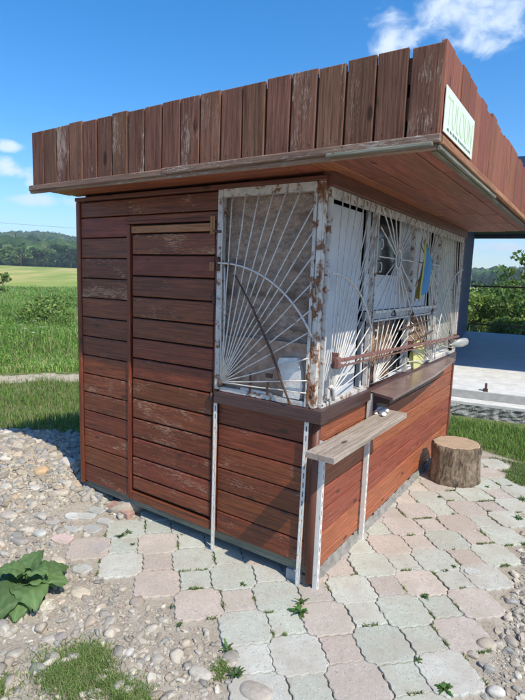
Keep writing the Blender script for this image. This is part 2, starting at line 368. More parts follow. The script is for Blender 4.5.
X = (CAM.x-.8+rr[:, None]*np.cos(aa)[None]); Y = (CAM.y+2.0+rr[:, None]*np.sin(aa)[None]); Z = height(X, Y)
V = np.stack([X, Y, Z], -1).reshape(-1, 3)
i0 = (np.arange(NR-1)[:, None]*NA+np.arange(NA)[None]); i1 = (np.arange(NR-1)[:, None]*NA+(np.arange(NA)[None]+1) % NA)
F = np.stack([i0, i0+NA, i1+NA, i1], -1).reshape(-1, 4)
s_ = sdist(V[:, 0], V[:, 1]); d_ = np.hypot(V[:, 0]-CAM.x, V[:, 1]-CAM.y)
def right_grass(x, y):
    """lawn on the right, between paving and pavilion"""
    return sstep(3.0, 3.4, y+.35*np.minimum(x-.3, 1.2))
def is_grass(x, y):
    s = sdist(x, y)
    g = sstep(5.25, 5.7, s+.12*np.sin(x*5)+.1*np.cos(y*7))*np.where((x > -.1) & (s < 8), 0, 1)
    g = np.maximum(g, np.where(x < -2.0, sstep(.80, 1.15, y+.1*np.sin(x*6)), 0))
    return np.maximum(g, np.where(x > -.6, right_grass(x, y), 0))
def is_path(x, y):
    s = sdist(x, y); wv = .18*np.sin((x+y)*1.3)+.11*np.sin((x+y)*3.7)+.08*np.sin(x*9)*np.cos(y*7)
    return sstep(8.45, 8.75, s+wv)*(1-sstep(9.15, 9.45, s+wv))*np.where(x < 0, 1, 0)
mk = np.stack([is_grass(V[:, 0], V[:, 1]), is_path(V[:, 0], V[:, 1]), sstep(34, 44, s_)*(1-sstep(180, 200, d_))], -1)
m, t, p, o = newmat('earth and turf'); oc = N(t, 'ShaderNodeTexCoord').outputs['Object']
at = N(t, 'ShaderNodeAttribute', attribute_name='rnd').outputs['Color']; sp = N(t, 'ShaderNodeSeparateColor'); L(t, at, sp.inputs[0])
nn = noise(t, oc, 9, 7, .65); nf = noise(t, oc, 70, 6, .7); nb = noise(t, oc, .35, 5)
soil = mixc(t, ramp(t, nf, [(.35, 0.0), (.65, 1.0)]), (.25, .21, .165), (.42, .37, .30)); soil = mixc(t, ramp(t, nn, [(.4, 0.0), (.7, .7)]), soil, (.46, .42, .35))
turf = mixc(t, ramp(t, nn, [(.35, 0.0), (.65, 1.0)]), (.07, .11, .03), (.19, .20, .08))
dirt = mixc(t, ramp(t, nn, [(.35, 0.0), (.65, 1.0)]), (.34, .29, .20), (.50, .44, .32))
st = mapping(t, oc, (.66, .75, 1)); rot = N(t, 'ShaderNodeMapping'); rot.inputs['Rotation'].default_value = (0, 0, -math.atan2(NW.x, NW.y)); L(t, oc, rot.inputs[0])
stripe = noise(t, mapping(t, rot.outputs[0], (.012, .16, 1)), 1.0, 4, .6)
field = mixc(t, ramp(t, stripe, [(.38, 0.0), (.58, 1.0)]), (.24, .31, .06), (.46, .40, .14)); field = mixc(t, ramp(t, nb, [(.4, 0.0), (.7, .5)]), field, (.17, .25, .06))
def edge(ch, lo, hi): return ramp(t, math_(t, 'ADD', ch, math_(t, 'MULTIPLY', math_(t, 'SUBTRACT', nn, .5), .5)), [(lo, 0.0), (hi, 1.0)])
c = mixc(t, edge(sp.outputs[0], .4, .6), soil, turf); c = mixc(t, edge(sp.outputs[1], .4, .65), c, dirt); c = mixc(t, sp.outputs[2], c, field)
L(t, c, p.inputs['Base Color']); p.inputs['Roughness'].default_value = .95; p.inputs['Specular IOR Level'].default_value = .15
bump(t, p, math_(t, 'ADD', math_(t, 'MULTIPLY', nf, .4), nn), .7, .02)
ground = arr_mesh('ground', V, F[:, ::-1], mk, m, smooth=True); tag(ground, kind='structure')

# ------------------------------------------------------------------ paving
PX, PY, PP = -.10, -.16, .298
PINK = [(.46, .385, .33), (.49, .425, .365), (.44, .385, .34)]; GREEN = [(.44, .455, .385), (.465, .475, .41), (.49, .485, .43), (.42, .44, .375)]
known = {(0, -1): 1, (1, -1): 1, (-1, -1): 0, (0, 0): 1, (-2, 0): 1, (-2, -1): 0, (-1, 0): 1, (1, 2): 1, (1, 1): 1, (2, 2): 0, (2, 1): 1, (2, 0): 1, (3, 1): 0, (3, 2): 0, (3, 0): 1, (2, 3): 1, (2, -1): 0, (2, 4): 1, (3, 3): 1, (1, 0): 0, (1, 3): 0, (1, 4): 0, (3, 4): 1, (3, 5): 1, (3, -1): 1, (2, -2): 0, (1, -2): 1, (2, 5): 0}
bigs = {(i, j) for i in (1, 2, 3) for j in range(-2, 11)} | {(i, 0) for i in range(-5, 1)} | {(i, -1) for i in range(-4, 1)}
bigs |= {(i, 1) for i in range(-6, 0)} | {(0, j) for j in range(1, 10)} | {(-5, -1)}
bigs |= {(4, -2), (4, -3), (3, -3), (2, -3)}
bigs -= {(3, 10), (-5, 0), (-5, -1), (-5, 1), (-6, 1)}
bigs.discard((3, 9))
smalls = {(i+.5, j+.5) for i in range(-6, 5) for j in range(-4, 11) if sum(q in bigs for q in ((i, j), (i+1, j), (i, j+1), (i+1, j+1))) >= 3}
smalls |= {(i+.5, .5) for i in (0,)}
HD = .121                                                   # half diagonal of the small diamond
def wavy(corners, gap=.0028, amp=.0046, seg=13):
    cen = Vector((sum(c[0] for c in corners)/len(corners), sum(c[1] for c in corners)/len(corners))); ptsl = []
    n = len(corners)
    for i in range(n):
        a = Vector(corners[i]); b = Vector(corners[(i+1) % n]); d = (b-a); ln = d.length; d /= ln; nr = Vector((d.y, -d.x))
        k = 1 if ln < .09 else 3
        for q in range(seg):
            u = q/seg; off = amp*math.sin(2*math.pi*k*u)*math.sin(math.pi*u)**.3 if q else 0
            ptsl.append(a+d*ln*u+nr*(off-gap))
    return cen, ptsl
def paver(mb, corners, col, thick=.045):
    cen, pl = wavy(corners); n = len(pl)
    dz = random.uniform(-.002, .002); tx, ty = random.uniform(-.010, .010), random.uniform(-.010, .010)
    rot = random.uniform(-.02, .02); jx, jy = random.uniform(-.003, .003), random.uniform(-.003, .003)
    vs = []
    for (sc, zz) in ((1, -thick), (1, -.006), (.985, -.0015), (.955, 0)):
        for q in pl:
            r = (q-cen)*sc; x = r.x*math.cos(rot)-r.y*math.sin(rot); y = r.x*math.sin(rot)+r.y*math.cos(rot)
            w = random.uniform(-.0012, .0012) if zz > -.01 else 0
            vs.append((cen.x+x+jx+w, cen.y+y+jy+w, zz+dz+x*tx+y*ty))
    b = len(vs); vs.append((cen.x+jx, cen.y+jy, dz))
    fs = [(k*n+i, k*n+(i+1) % n, (k+1)*n+(i+1) % n, (k+1)*n+i) for k in range(3) for i in range(n)]
    fs += [(3*n+i, 3*n+(i+1) % n, b) for i in range(n)]
    k = random.uniform(.9, 1.06); mb.add(vs, fs, None, tuple(v*k for v in col), False)
mb = MB(); h = PP/2; c_ = h-HD
for (i, j) in sorted(bigs):
    cx, cy = PX+i*PP, PY+j*PP
    kn = known.get((i, j), 0 if random.random() < .4 else 1); col = random.choice(GREEN if kn else PINK)
    paver(mb, [(cx+a, cy+b) for a, b in ((h, -c_), (h, c_), (c_, h), (-c_, h), (-h, c_), (-h, -c_), (-c_, -h), (c_, -h))], col)
for (i, j) in sorted(smalls):
    cx, cy = PX+i*PP, PY+j*PP
    col = random.choice(PINK if random.random() < .5 else GREEN)
    paver(mb, [(cx+HD, cy), (cx, cy+HD), (cx-HD, cy), (cx, cy-HD)], col)
pav = mb.build('paving', M['paver']); tag(pav, kind='structure')
# concrete footing strip under the counter side
mb = MB(); 
for k in range(12):
    a = .02+k*.25; b_ = a+.25
    bx(mb, (-.10, a, -.05), (-.004, b_+.0, .05), .008) if k == 0 else None
nu, nv = 120, 6; vs = []
for j in range(nv+1):
    for i in range(nu+1):
        y = .01+3.0*i/nu; v_ = j/nv; vs.append((.030-.030*v_+random.uniform(-.006, .006), y+random.uniform(-.004, .004), -.03+.088*v_+random.uniform(-.004, .004)))
mb.add(vs, [(j*(nu+1)+i, j*(nu+1)+i+1, (j+1)*(nu+1)+i+1, (j+1)*(nu+1)+i) for j in range(nv) for i in range(nu)], None, (.5, .5, .5), True)
footing = mb.build('footing', M['footing']); tag(footing, kind='structure')

# ------------------------------------------------------------------ kiosk
KW, KD, KZ, KH, ZS = 1.968, 3.01, .122, 2.20, 1.017
K = empty('kiosk', (0, 0, 0)); tag(K, 'brown wooden kiosk with plank walls, flat boarded roof and white iron window grilles', 'kiosk')
EX, EY, EZ = Vector((1, 0, 0)), Vector((0, 1, 0)), Vector((0, 0, 1))
PITCH = .1386
def hboards(mb, x0, x1, z0, z1, y=0, out=-1, along='x', warp=.0006, th=.02):
    z = KZ
    while z < z1-.01:
        a, b_ = max(z, z0), min(z+PITCH, z1)
        if b_-a > .012:
            if along == 'x': board(mb, (x0, y-out*.0, a+.003), EX, EZ, EY*out, x1-x0, b_-a-.006, th+random.uniform(-.001, .002), .006, warp)
            else: board(mb, (y, x0, a+.003), EY, EZ, EX*out, x1-x0, b_-a-.006, th+random.uniform(-.001, .002), .006, warp)
        z += PITCH
mb = MB()                                                   # front wall (door side): boards left of the door and under the window
hboards(mb, -1.93, -1.445, KZ, 2.17, .02)
hboards(mb, -.655, -.045, KZ, .95, .02)
hboards(mb, -1.445, -.68, 2.003, 2.17, .02)
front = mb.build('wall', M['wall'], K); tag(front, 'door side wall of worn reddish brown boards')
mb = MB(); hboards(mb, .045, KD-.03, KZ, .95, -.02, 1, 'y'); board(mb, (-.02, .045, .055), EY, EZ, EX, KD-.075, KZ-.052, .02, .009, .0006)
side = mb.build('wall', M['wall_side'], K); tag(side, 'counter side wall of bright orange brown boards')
mb = MB(); hboards(mb, .02, KD-.02, KZ, 2.17, -KW+.02, -1, 'y'); mb.build('wall', M['wall'], K)
mb = MB(); hboards(mb, -KW+.02, -.02, KZ, 2.17, KD-.02, 1, 'x'); mb.build('wall', M['wall'], K)
mb = MB()                                                   # hollow dark lining behind the boards, floor and ceiling
bx(mb, (-1.94, .045, KZ), (-.70, .03, 2.18), .001); bx(mb, (-.70, .046, KZ), (-.03, .031, .95), .001)
bx(mb, (-.046, .05, KZ), (-.031, KD-.05, .95), .001); bx(mb, (-1.94, .05, KZ), (-1.925, KD-.05, 2.229), .001)
bx(mb, (-1.92, KD-.05, KZ), (-.03, KD-.035, 2.229), .001); bx(mb, (-1.92, .05, KZ+.001), (-.05, KD-.06, KZ+.03), .001)
mb.build('lining', M['dark'], K)
mb = MB()                                                   # trims at the corners and round the door
bx(mb, (-KW, -.012, KZ-.02), (-1.932, .03, 2.172), .008); bx(mb, (-KW-.012, .0, KZ-.02), (-KW-.001, .05, 2.17), .004)
mb.build('corner_post', M['wall'], K)
mb = MB(); tube(mb, [(.000, .010, .03), (.000, .010, .5), (.000, .010, ZS-.07)], .023, 12); bx(mb, (-.043, .002, KZ), (.0, .044, .95), .006)
mb.build('corner_post', M['post'], K)
mb = MB(); bx(mb, (-.03, KD-.03, KZ-.01), (.012, KD+.012, 2.17), .006); mb.build('corner_post', M['post'], K)
mb = MB()
board(mb, (-1.443, .02, KZ+.0), EZ, EX, -EY, 2.003-KZ, .030, .034, .005); board(mb, (-1.443, .02, 2.005), EX, EZ, -EY, .76, .022, .030, .004)
board(mb, (-.700, .02, KZ), EZ, EX, -EY, 2.045-KZ, .038, .026, .004); board(mb, (-1.445, .02, KZ-.001), EX, EZ, -EY, .745, .062, .031, .005)
mb.build('door_frame', M['wall'], K)
D = MB(); zz = .197
hz = [.197, .30, .437, .575, .713, .85, .99, 1.13, 1.265, 1.40, 1.54, 1.675, 1.81, 1.943]
for a, b_ in zip(hz[:-1], hz[1:]): board(D, (-1.398, .016, a+.004), EX, EZ, -EY, .690, b_-a-.008, .022, .008, .0006)
door = D.build('door', M['wall'], K); tag(door, 'plank door with a pale bare header strip')
mb = MB(); board(mb, (-1.398, .016, 1.948), EX, EZ, -EY, .690, .044, .030, .004); rail = mb.build('header_strip', M['tan'], door)
for z in (1.55, .95): mb = MB(); bx(mb, (-.725, -.012, z), (-.655, -.018, z+.028), .002); tube(mb, [(-.694, -.022, z-.02), (-.694, -.022, z+.05)], .008); mb.build('hinge', M['rustdark'], door)
for z, hh in ((1.93, .10), (1.72, .05)):
    mb = MB(); bx(mb, (-.735, -.011, z), (-.700, -.016, z+hh), .002); mb.build('batten', M['tan'], door)
mb = MB(); bx(mb, (-KW+.01, .026, .062), (-.0, .10, KZ-.004), .006); bx(mb, (-KW+.01, KD-.1, .04), (-.05, KD-.02, KZ-.004), .006)
bx(mb, (-KW+.01, .11, .04), (-KW+.09, KD-.12, KZ-.004), .006); mb.build('base_beam', M['beam'], K)
# sill round the corner and top rail
mb = MB()
board(mb, (-.665, .03, .947), EX, EZ, -EY, .715, .072, .070, .006); mb.build('sill', M['sill'], K)
mb = MB(); board(mb, (-.03, .032, .948), EY, EZ, EX, .635, .070, .068, .006); board(mb, (-.03, .67, .950), EY, EZ, EX, KD-.66, .064, .052, .006); mb.build('sill', M['sill'], K)
mb = MB(); board(mb, (-KW, .03, 2.174), EX, EZ, -EY, KW, .026, .052, .004); board(mb, (-.03, .0, 2.150), EY, EZ, EX, KD+.0, .072, .058, .006, rnd=(.3, .2, .5))
mb.build('top_rail', M['post'], K)

# ---- roof
RX0, RX1, RY0, RY1 = -2.025, .604, -.300, 3.13
SZ, FZ0, FZ1 = 2.216, 2.232, 2.574
roof = empty('roof'); roof.parent = K
mb = MB()
x = -.02
while x < RX1-.01:                                          # soffit boards run back, broken by cross joints
    y = RY0+.0; w = min(.125, RX1-.004-x)
    while y < RY1-.02:
        l = random.choice((.55, .75, .95, 1.2)); l = min(l, RY1-.004-y)
        board(mb, (x+.002, y+.002, SZ+.016), EY, EX, -EZ, l-.004, w-.004, .014+random.uniform(-.002, .003), .005, .001); y += l
    x += .125
y = RY0
while y < -.02:
    x = RX0
    while x < -.03:
        l = min(random.choice((.6, .9, 1.3)), -.022-x); board(mb, (x+.002, y+.002, SZ+.016), EX, EY, -EZ, l-.004, .090, .014, .004, .0008); x += l
    y += .094
board(mb, (RX0, -.0, SZ+.016), EX, EY, -EZ, 2.0, .05, .012)
for k in range(8): board(mb, (RX0+.005, KD+.0+.015*k, SZ+.016), EX, EY, -EZ, 2.0, .014, .012) if k == 7 else None
mb.build('soffit', M['soffit'], roof)
mb = MB(); bx(mb, (RX0+.02, RY0+.02, SZ+.018), (RX1-.02, RY1-.02, SZ+.10), .002); bx(mb, (RX0+.02, RY0+.02, 2.40), (RX1-.02, RY1-.02, 2.45), .002); mb.build('roof_deck', M['dark'], roof)
def fascia(P, Dv, Ov, ln, n, name_m, hvar=.006, lean=0.0, label=None):
    mb = MB(); w = ln/n; P = Vector(P)
    for k in range(n):
        hh = FZ1-FZ0+random.uniform(-hvar, hvar)
        Ld = (EZ+Dv*random.uniform(-.008, .008)).normalized()
        board(mb, P+Dv*(k*w+.004)+Ov*random.uniform(0, .002), Ld, Dv, Ov, hh, w-.010, .019, .004, .0012)
    bk = Vector(P)-Ov*.006
    o_ = mb.build('fascia', name_m, roof); 
    if label: tag(o_, label)
    mb = MB(); board(mb, bk+EZ*.01, Dv, EZ, Ov, ln, FZ1-FZ0-.04, .006, .001); mb.build('fascia_backing', M['post'], roof)
    return o_
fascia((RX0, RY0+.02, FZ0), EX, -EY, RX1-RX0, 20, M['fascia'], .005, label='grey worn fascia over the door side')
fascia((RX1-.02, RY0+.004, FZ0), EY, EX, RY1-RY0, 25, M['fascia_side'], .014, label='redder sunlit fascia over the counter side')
fascia((RX0+.02, RY1, FZ0), -EY, -EX, RY1-RY0, 25, M['fascia']); fascia((RX1, RY1-.02, FZ0), -EX, EY, RX1-RX0, 20, M['fascia'])
mb = MB()
board(mb, (RX0-.012, RY0+.004, 2.204), EX, EZ, -EY, 1.25, .034, .026, .005); board(mb, (RX0+1.21, RY0+.002, 2.210), EX, EZ, -EY, 1.43, .032, .030, .005)
board(mb, (RX0-.02, RY0+.010, 2.190), EX, EZ, -EY, 2.645, .020, .018, .004)
mb.build('fascia_trim', M['trim'], roof)
mb = MB()
board(mb, (RX1+.0, RY0-.01, 2.205), EY, EZ, EX, 1.15, .032, .020, .005); board(mb, (RX1-.002, RY0+1.12, 2.209), EY, EZ, EX, 2.30, .030, .022, .005)
mb.build('fascia_trim', M['tan'], roof)
mb = MB()
board(mb, (RX1+.0, RY0-.01, 2.186), EY, EZ, EX, 1.22, .018, .012, .003); board(mb, (RX1-.03, RY0+.02, 2.195), EY, EX, -EZ, 3.35, .024, .010, .003)
board(mb, (.15, RY0+.003, 2.199), EX, EZ, -EY, .44, .014, .040, .003); mb.build('edge_batten', M['beam'], roof)

def ico(sub):
    t_ = (1+5**.5)/2
    V_ = np.array([(-1, t_, 0), (1, t_, 0), (-1, -t_, 0), (1, -t_, 0), (0, -1, t_), (0, 1, t_), (0, -1, -t_), (0, 1, -t_), (t_, 0, -1), (t_, 0, 1), (-t_, 0, -1), (-t_, 0, 1)])
    F2 = [(0, 11, 5), (0, 5, 1), (0, 1, 7), (0, 7, 10), (0, 10, 11), (1, 5, 9), (5, 11, 4), (11, 10, 2), (10, 7, 6), (7, 1, 8), (3, 9, 4), (3, 4, 2), (3, 2, 6), (3, 6, 8), (3, 8, 9), (4, 9, 5), (2, 4, 11), (6, 2, 10), (8, 6, 7), (9, 8, 1)]
    V_ = [v/np.linalg.norm(v) for v in V_]
    for _ in range(sub):
        cache = {}; nf_ = []
        def mid(a, b_):
            k = (min(a, b_), max(a, b_))
            if k not in cache: v = V_[a]+V_[b_]; V_.append(v/np.linalg.norm(v)); cache[k] = len(V_)-1
            return cache[k]
        for a, b_, c in F2:
            x, y, z = mid(a, b_), mid(b_, c), mid(c, a); nf_ += [(a, x, z), (b_, y, x), (c, z, y), (x, y, z)]
        F2 = nf_
    return np.array(V_), np.array(F2)
VI3, FI3 = ico(3)
# ---- door side window: frame, radiating grille, backing boards
def bar(mb, a, b_, r=.0038, wob=.0022):
    a = Vector(a); b_ = Vector(b_); pts = [a.lerp(b_, k/6)+Vector([random.uniform(-wob, wob) for _ in range(3)])*(0 if k in (0, 6) else 1) for k in range(7)]
    tube(mb, pts, r, 6)
wa = empty('window'); wa.parent = K; tag(wa, 'door side window with one quarter sunburst grille')
F_ = MB()
bx(F_, (-.672, -.024, 1.030), (-.638, .012, 2.170), .003); bx(F_, (-.637, -.022, 2.128), (-.048, .012, 2.172), .003)
bx(F_, (-.637, -.020, 1.022), (-.048, .012, 1.048), .003); bx(F_, (-.062, -.026, 1.022), (-.046, .012, 2.168), .003)
fr = F_.build('frame', M['rustwhite'], wa)
G = MB(); c0 = Vector((-.625, -.030, 1.075))
for x in (-.637, -.568, -.478, -.39, -.299, -.22, -.135): bar(G, c0+Vector(((x+.625)*.02, 0, 0)), (x+.0, -.030, 2.135 if x > -.63 else 2.13))
for z in (2.061, 1.934, 1.806, 1.668, 1.534, 1.421, 1.285, 1.167): bar(G, c0, (-.052, -.030, z))
bar(G, c0, (-.052, -.030, 1.10)); bar(G, (-.61, -.030, 1.74), (-.60, -.030, 1.10))
tube(G, [(-.64+.69*math.cos(a), -.036, 1.075+.69*math.sin(a)) for a in [R_(28+62*k/16) for k in range(17)]], .0055, 6)
tube(G, [(-.655, -.036, 1.766), (-.62, -.036, 1.765)], .0055, 6)
gr = G.build('grille', M['barpaint'], wa)
mb = MB(); tube(mb, [(c0.x, -.034, c0.z-.025), (c0.x, -.034, c0.z+.015)], .013, 8); mb.build('weld_plate', M['rustdark'], wa); mb = MB(); bx(mb, (-.30, -.034, 1.125), (-.285, -.026, 1.05), .001); bx(mb, (-.305, -.038, 1.15), (-.262, -.026, 1.175), .006); mb.build('latch', M['rustdark'], wa); mb = MB(); bx(mb, (-.42, -.03, 1.04), (-.408, -.022, 1.16), .001); mb.build('latch', M['rustdark'], wa); mb = MB()
tube(mb, [(-.64, -.024, 1.94), (-.66, -.034, 1.94), (-.695, -.03, 1.945)], .007); mb.build('hook', M['rustdark'], wa); mb = MB(); tube(mb, [(-.66, -.03, 1.72), (-.66, -.03, 1.80)], .012)
mb.build('latch', M['rustdark'], wa)
mb = MB()                                                   # crumpled sheet and boards behind the bars
nu, nv = 30, 44; vs = []; uvq = []
for j in range(nv+1):
    for i in range(nu+1):
        x = -.69+.66*i/nu; z = 1.33+.84*j/nv
        y = .040+.007*math.sin(x*31+z*13)+.006*math.sin(z*41-x*17)+random.uniform(-.004, .004)
        vs.append((x, y, z)); uvq.append((x, z))
mb.add(vs, [(j*(nu+1)+i, j*(nu+1)+i+1, (j+1)*(nu+1)+i+1, (j+1)*(nu+1)+i) for j in range(nv) for i in range(nu)], uvq, smooth=True)
mb.build('crumpled_sheet', M['crinkle'], wa)
mb = MB(); bx(mb, (-.69, .020, 1.02), (-.03, .034, 1.335), .002); bx(mb, (-.69, .012, 1.33), (-.03, .022, 1.352), .002); mb.build('backing_board', M['brownboard'], wa)
# rusty steel angle at the corner, white L post
mb = MB(); bx(mb, (-.040, -.020, 1.022), (-.014, -.012, 2.172), .002); bx(mb, (-.013, -.018, 1.022), (-.006, .016, 2.172), .002); mb.build('corner_angle', M['rustpost'], K)
for z, hh, x_ in ((1.03, .13, -.045), (1.17, .08, -.050), (1.30, .05, -.040), (1.50, .035, -.03), (1.60, .060, -.046), (1.66, .04, -.022), (1.95, .03, -.05), (2.11, .05, -.036), (1.08, .07, -.022)):
    rs = np.random.default_rng(int(z*100)); d = VI3*np.array([.011, .005, hh*.55])
    for q in range(6): w = rs.normal(size=3)*4; d = d*(1+.22*np.sin(VI3@w+rs.uniform(0, 6)))[:, None]
    arr_mesh('rust_patch', d+np.array([x_, -.0245 if x_ < -.041 else -.020, z+hh/2]), FI3, (.5, .5, .5), M['rust'], K, True)

# ---- counter side window
wb = empty('window'); wb.parent = K; tag(wb, 'long counter side window behind four white grille panels')
F_ = MB(); ZB, ZT = 1.026, 2.146
bx(F_, (-.012, .020, ZT-.045), (.010, KD-.03, ZT+.004), .003); bx(F_, (-.012, .022, ZB-.008), (.014, .66, ZB+.014), .003); bx(F_, (-.012, 2.05, ZB-.008), (.014, KD-.03, ZB+.014), .003)
for y, w in ((.024, .020), (.628, .016), (.668, .018), (1.392, .014), (1.42, .014), (2.105, .016), (2.140, .016), (2.955, .022)): bx(F_, (-.012, y, ZB), (.014, y+w, ZT-.046), .003)
F_.build('frame', M['rustwhite'], wb)
def fan(G, y0, y1, z0, z1, right=False, nt_=6, nr_=8, arc=.69, xg=.022):
    f = (lambda y: y0+y1-y) if right else (lambda y: y)
    c = Vector((xg, y0+.03, z0+.03)); H = z1-z0; Wd = y1-y0
    for k in range(1, nt_+1): yy = y0+Wd*k/(nt_+.3); bar(G, (xg, f(c.y+.006*k), c.z), (xg, f(yy), z1))
    for k in range(nr_): zz_ = z1-.06-(H-.12)*k/(nr_-.4); bar(G, (xg, f(c.y+.03), c.z+.0), (xg, f(y1), zz_))
    a0 = math.acos(min(1, Wd/arc))
    if arc: tube(G, [(xg+.007, f(y0+arc*math.cos(a)), z0+arc*math.sin(a)) for a in [a0+(math.pi/2-a0)*k/14 for k in range(15)]], .0055, 6)
G = MB(); fan(G, .040, .632, ZB+.01, ZT-.004); g1 = G.build('grille', M['barpaint'], wb); tag(g1, 'quarter sunburst grille panel nearest the corner')
G = MB(); fan(G, 2.155, 2.955, ZB+.01, ZT-.004, True, 8, 9, .80); g4 = G.build('grille', M['barpaint'], wb); tag(g4, 'mirrored sunburst grille panel at the far end')
def sunpanel(y0, y1, lab):
    G = MB(); xg = .022; cy, cz = (y0+y1)/2, 1.845; zl = 1.50; rx, rz = .052, .062
    tube(G, [(xg+.002, cy+rx*math.cos(a), cz+rz*math.sin(a)) for a in [2*math.pi*k/18 for k in range(19)]], .0065, 6)
    ends = [(y0+(y1-y0)*k/6, ZT-.004) for k in range(7)]+[(y1, 2.02), (y1, 1.845), (y1, 1.66)]+[(y1-(y1-y0)*k/6, zl) for k in range(0, 7)]+[(y0, 1.66), (y0, 1.845), (y0, 2.02)]
    for (yy, zz_) in ends:
        d = Vector((0, yy-cy, zz_-cz)); a = math.atan2(d.z/rz, d.y/rx); bar(G, (xg, cy+rx*math.cos(a), cz+rz*math.sin(a)), (xg, yy, zz_), .0046)
    bx(G, (.008, y0, zl-.008), (.020, y1, zl+.010), .002); bx(G, (.008, y0, zl-.060), (.018, y1, zl-.048), .002)
    for k in range(5): yy = y0+(y1-y0)*(k+.5)/5; bar(G, (xg, yy, zl-.05), (xg, yy, zl))
    # lower pair of little fans
    left = y0 < 1
    f = (lambda y: y) if left else (lambda y: y0+y1-y)
    for k in range(6): bar(G, (xg, f(y0+.04), ZB+.02), (xg, f(y0+.06+(y1-y0-.06)*k/6), zl-.055))
    for k in range(4): bar(G, (xg, f(y0+.04), ZB+.02), (xg, f(y1), 1.40-.1*k))
    # curls
    for zc in (1.78, 1.92, 1.36):
        tube(G, [(xg+.004, y0+.02+.022*math.cos(a), zc+.030*math.sin(a)) for a in [R_(-120+240*k/9) for k in range(10)]], .004, 5)
    o_ = G.build('grille', M['barpaint'], wb); tag(o_, lab); return o_
sunpanel(.690, 1.388, 'round sun grille panel over the dark pane'); sunpanel(1.436, 2.102, 'round sun grille panel behind the flag')
mb = MB()                                                   # wire knots and twisted rusty wires on the lower rail
for (y, z) in ((.99, 1.475), (1.41, 1.465), (1.95, 1.46)):
    P0 = Vector((.03, y, z)); pts = [P0+Vector((random.uniform(-.004, .012), random.uniform(-.045, .045), random.uniform(-.02, .03))) for _ in range(10)]
    tube(mb, pts, .003, 5)
tube(mb, [(.03, 1.12, 1.36), (.03, 1.4, 1.375), (.03, 1.9, 1.40)], .006); tube(mb, [(.035, 1.0, 1.20), (.036, 1.5, 1.245), (.034, 2.0, 1.30)], .006)
mb.build('wire_ties', M['rustdark'], wb)
mb = MB(); bx(mb, (-.075, .055, .98), (-.055, .600, 2.095), .004); pn = mb.build('panel', M['whitepanel'], wb); tag(pn, 'white panel leaning behind the first grille')
mb = MB(); bx(mb, (-.10, .735, 1.50), (-.085, 2.12, 1.74), .003); bx(mb, (-.10, 1.37, 1.7405), (-.085, 2.12, 2.13), .003); bx(mb, (-.10, .735, 1.7405), (-.085, .79, 2.13), .003)
bx(mb, (-.084, .73, 1.44), (-.06, 2.30, 1.495), .003); bx(mb, (-.09, .70, 1.0), (-.065, .745, 1.435), .003)
bx(mb, (-.084, 1.20, 1.0), (-.06, 1.235, 1.438), .003); bx(mb, (-.084, 1.56, 1.0), (-.06, 1.585, 1.438), .003)
mb.build('casement', M['whitepanel'], wb)
PB = []
for a_, b2 in (((-.115, .79, 1.745), (-.105, 1.37, 2.125)), ((-.118, 1.25, 1.0), (-.108, 1.55, 1.43))): mb = MB(); bx(mb, a_, b2, .001); PB.append(mb)
m, t, p, o = newmat('dark window glass'); p.inputs['Base Color'].default_value = (.02, .022, .025, 1); p.inputs['Roughness'].default_value = .12; M['glass'] = m
for mb in PB: mb.build('pane', M['glass'], wb)
mb = MB(); bx(mb, (-.07, 2.17, 1.00), (-.055, 2.98, 2.15), .003); m = plain('greenish grey painted board', (.36, .36, .31), (.46, .45, .39), .6, 6, .2, .002); bo = mb.build('backing_board', m, wb)
mb = MB()                                                   # inner window ledge
bx(mb, (-.30, .05, .99), (-.04, KD-.05, 1.012), .003); mb.build('inner_ledge', M['whitepanel'], wb)
# long brown bar across the grilles with brackets
mb = MB(); board(mb, (.055, .07, 1.262), Vector((0, .9996, -.029)), EZ, EX, 2.78, .018, .018, .003); board(mb, (.050, .07, 1.232), Vector((0, .9996, -.024)), EZ, EX, 2.30, .008, .014, .002)
bx(mb, (.012, .10, 1.225), (.056, .118, 1.31), .002); bx(mb, (.012, 1.42, 1.20), (.054, 1.434, 1.26), .002); bx(mb, (.012, 2.80, 1.16), (.054, 2.816, 1.21), .002); bx(mb, (.056, .065, 1.236), (.078, .10, 1.292), .003)
mb.build('security_bar', M['barbrown'], K)
mb = MB(); bx(mb, (.012, .062, 1.06), (.03, .088, 1.12), .004); tube(mb, [(.016, .075, 1.115), (.034, .09, 1.13), (.038, .11, 1.11), (.038, .11, 1.05)], [.010, .012, .012, .010], 8); mb.build('hinge_bracket', M['rustwhite'], K)
# counter under the window
ct = empty('counter'); ct.parent = K
mb = MB(); vs = [(-.015, .70), (.200, .605), (.185, 1.6), (.112, 2.60), (.03, 2.66), (-.015, 2.66)]
n = len(vs); vv = [(x, y, 1.000) for x, y in vs]+[(x, y, .982) for x, y in vs]
mb.add(vv, [tuple(range(n)), tuple(range(n, 2*n))[::-1]]+[(i, i+n, (i+1) % n+n, (i+1) % n) for i in range(n)], [(y, x) for x, y, z in vv], (.55, .3, .5))
m = plain('glossy brown counter board', (.16, .10, .088), (.23, .155, .135), .25, 5, .15, .003, spots=(7, .62, .70, (.26, .20, .17))); M['counter'] = m
mb.build('counter_top', m, ct)
mb = MB(); bx(mb, (.188, .615, .979), (.206, 1.6, .996), .003); mb.build('counter_edge', M['rustwhite'], ct) if False else None
mb = MB(); board(mb, (.024, .72, .862), EY, EZ, EX, 1.28, .115, .035, .004); bx(mb, (.03, .70, .93), (.15, .73, .978), .003); mb.build('bracket_board', M['sill'], ct)
# grey shelf
mb = MB(); a = Vector((.075, -.245, .842)); Ld = Vector((.010, 1.0, .004)).normalized()
board(mb, a, Ld, EX, EZ, 1.03, .152, .030, .004, .002, rnd=(.55, .4, .5)); sh = mb.build('shelf', M['grey'], K); tag(sh, 'weathered grey plank shelf below the counter')
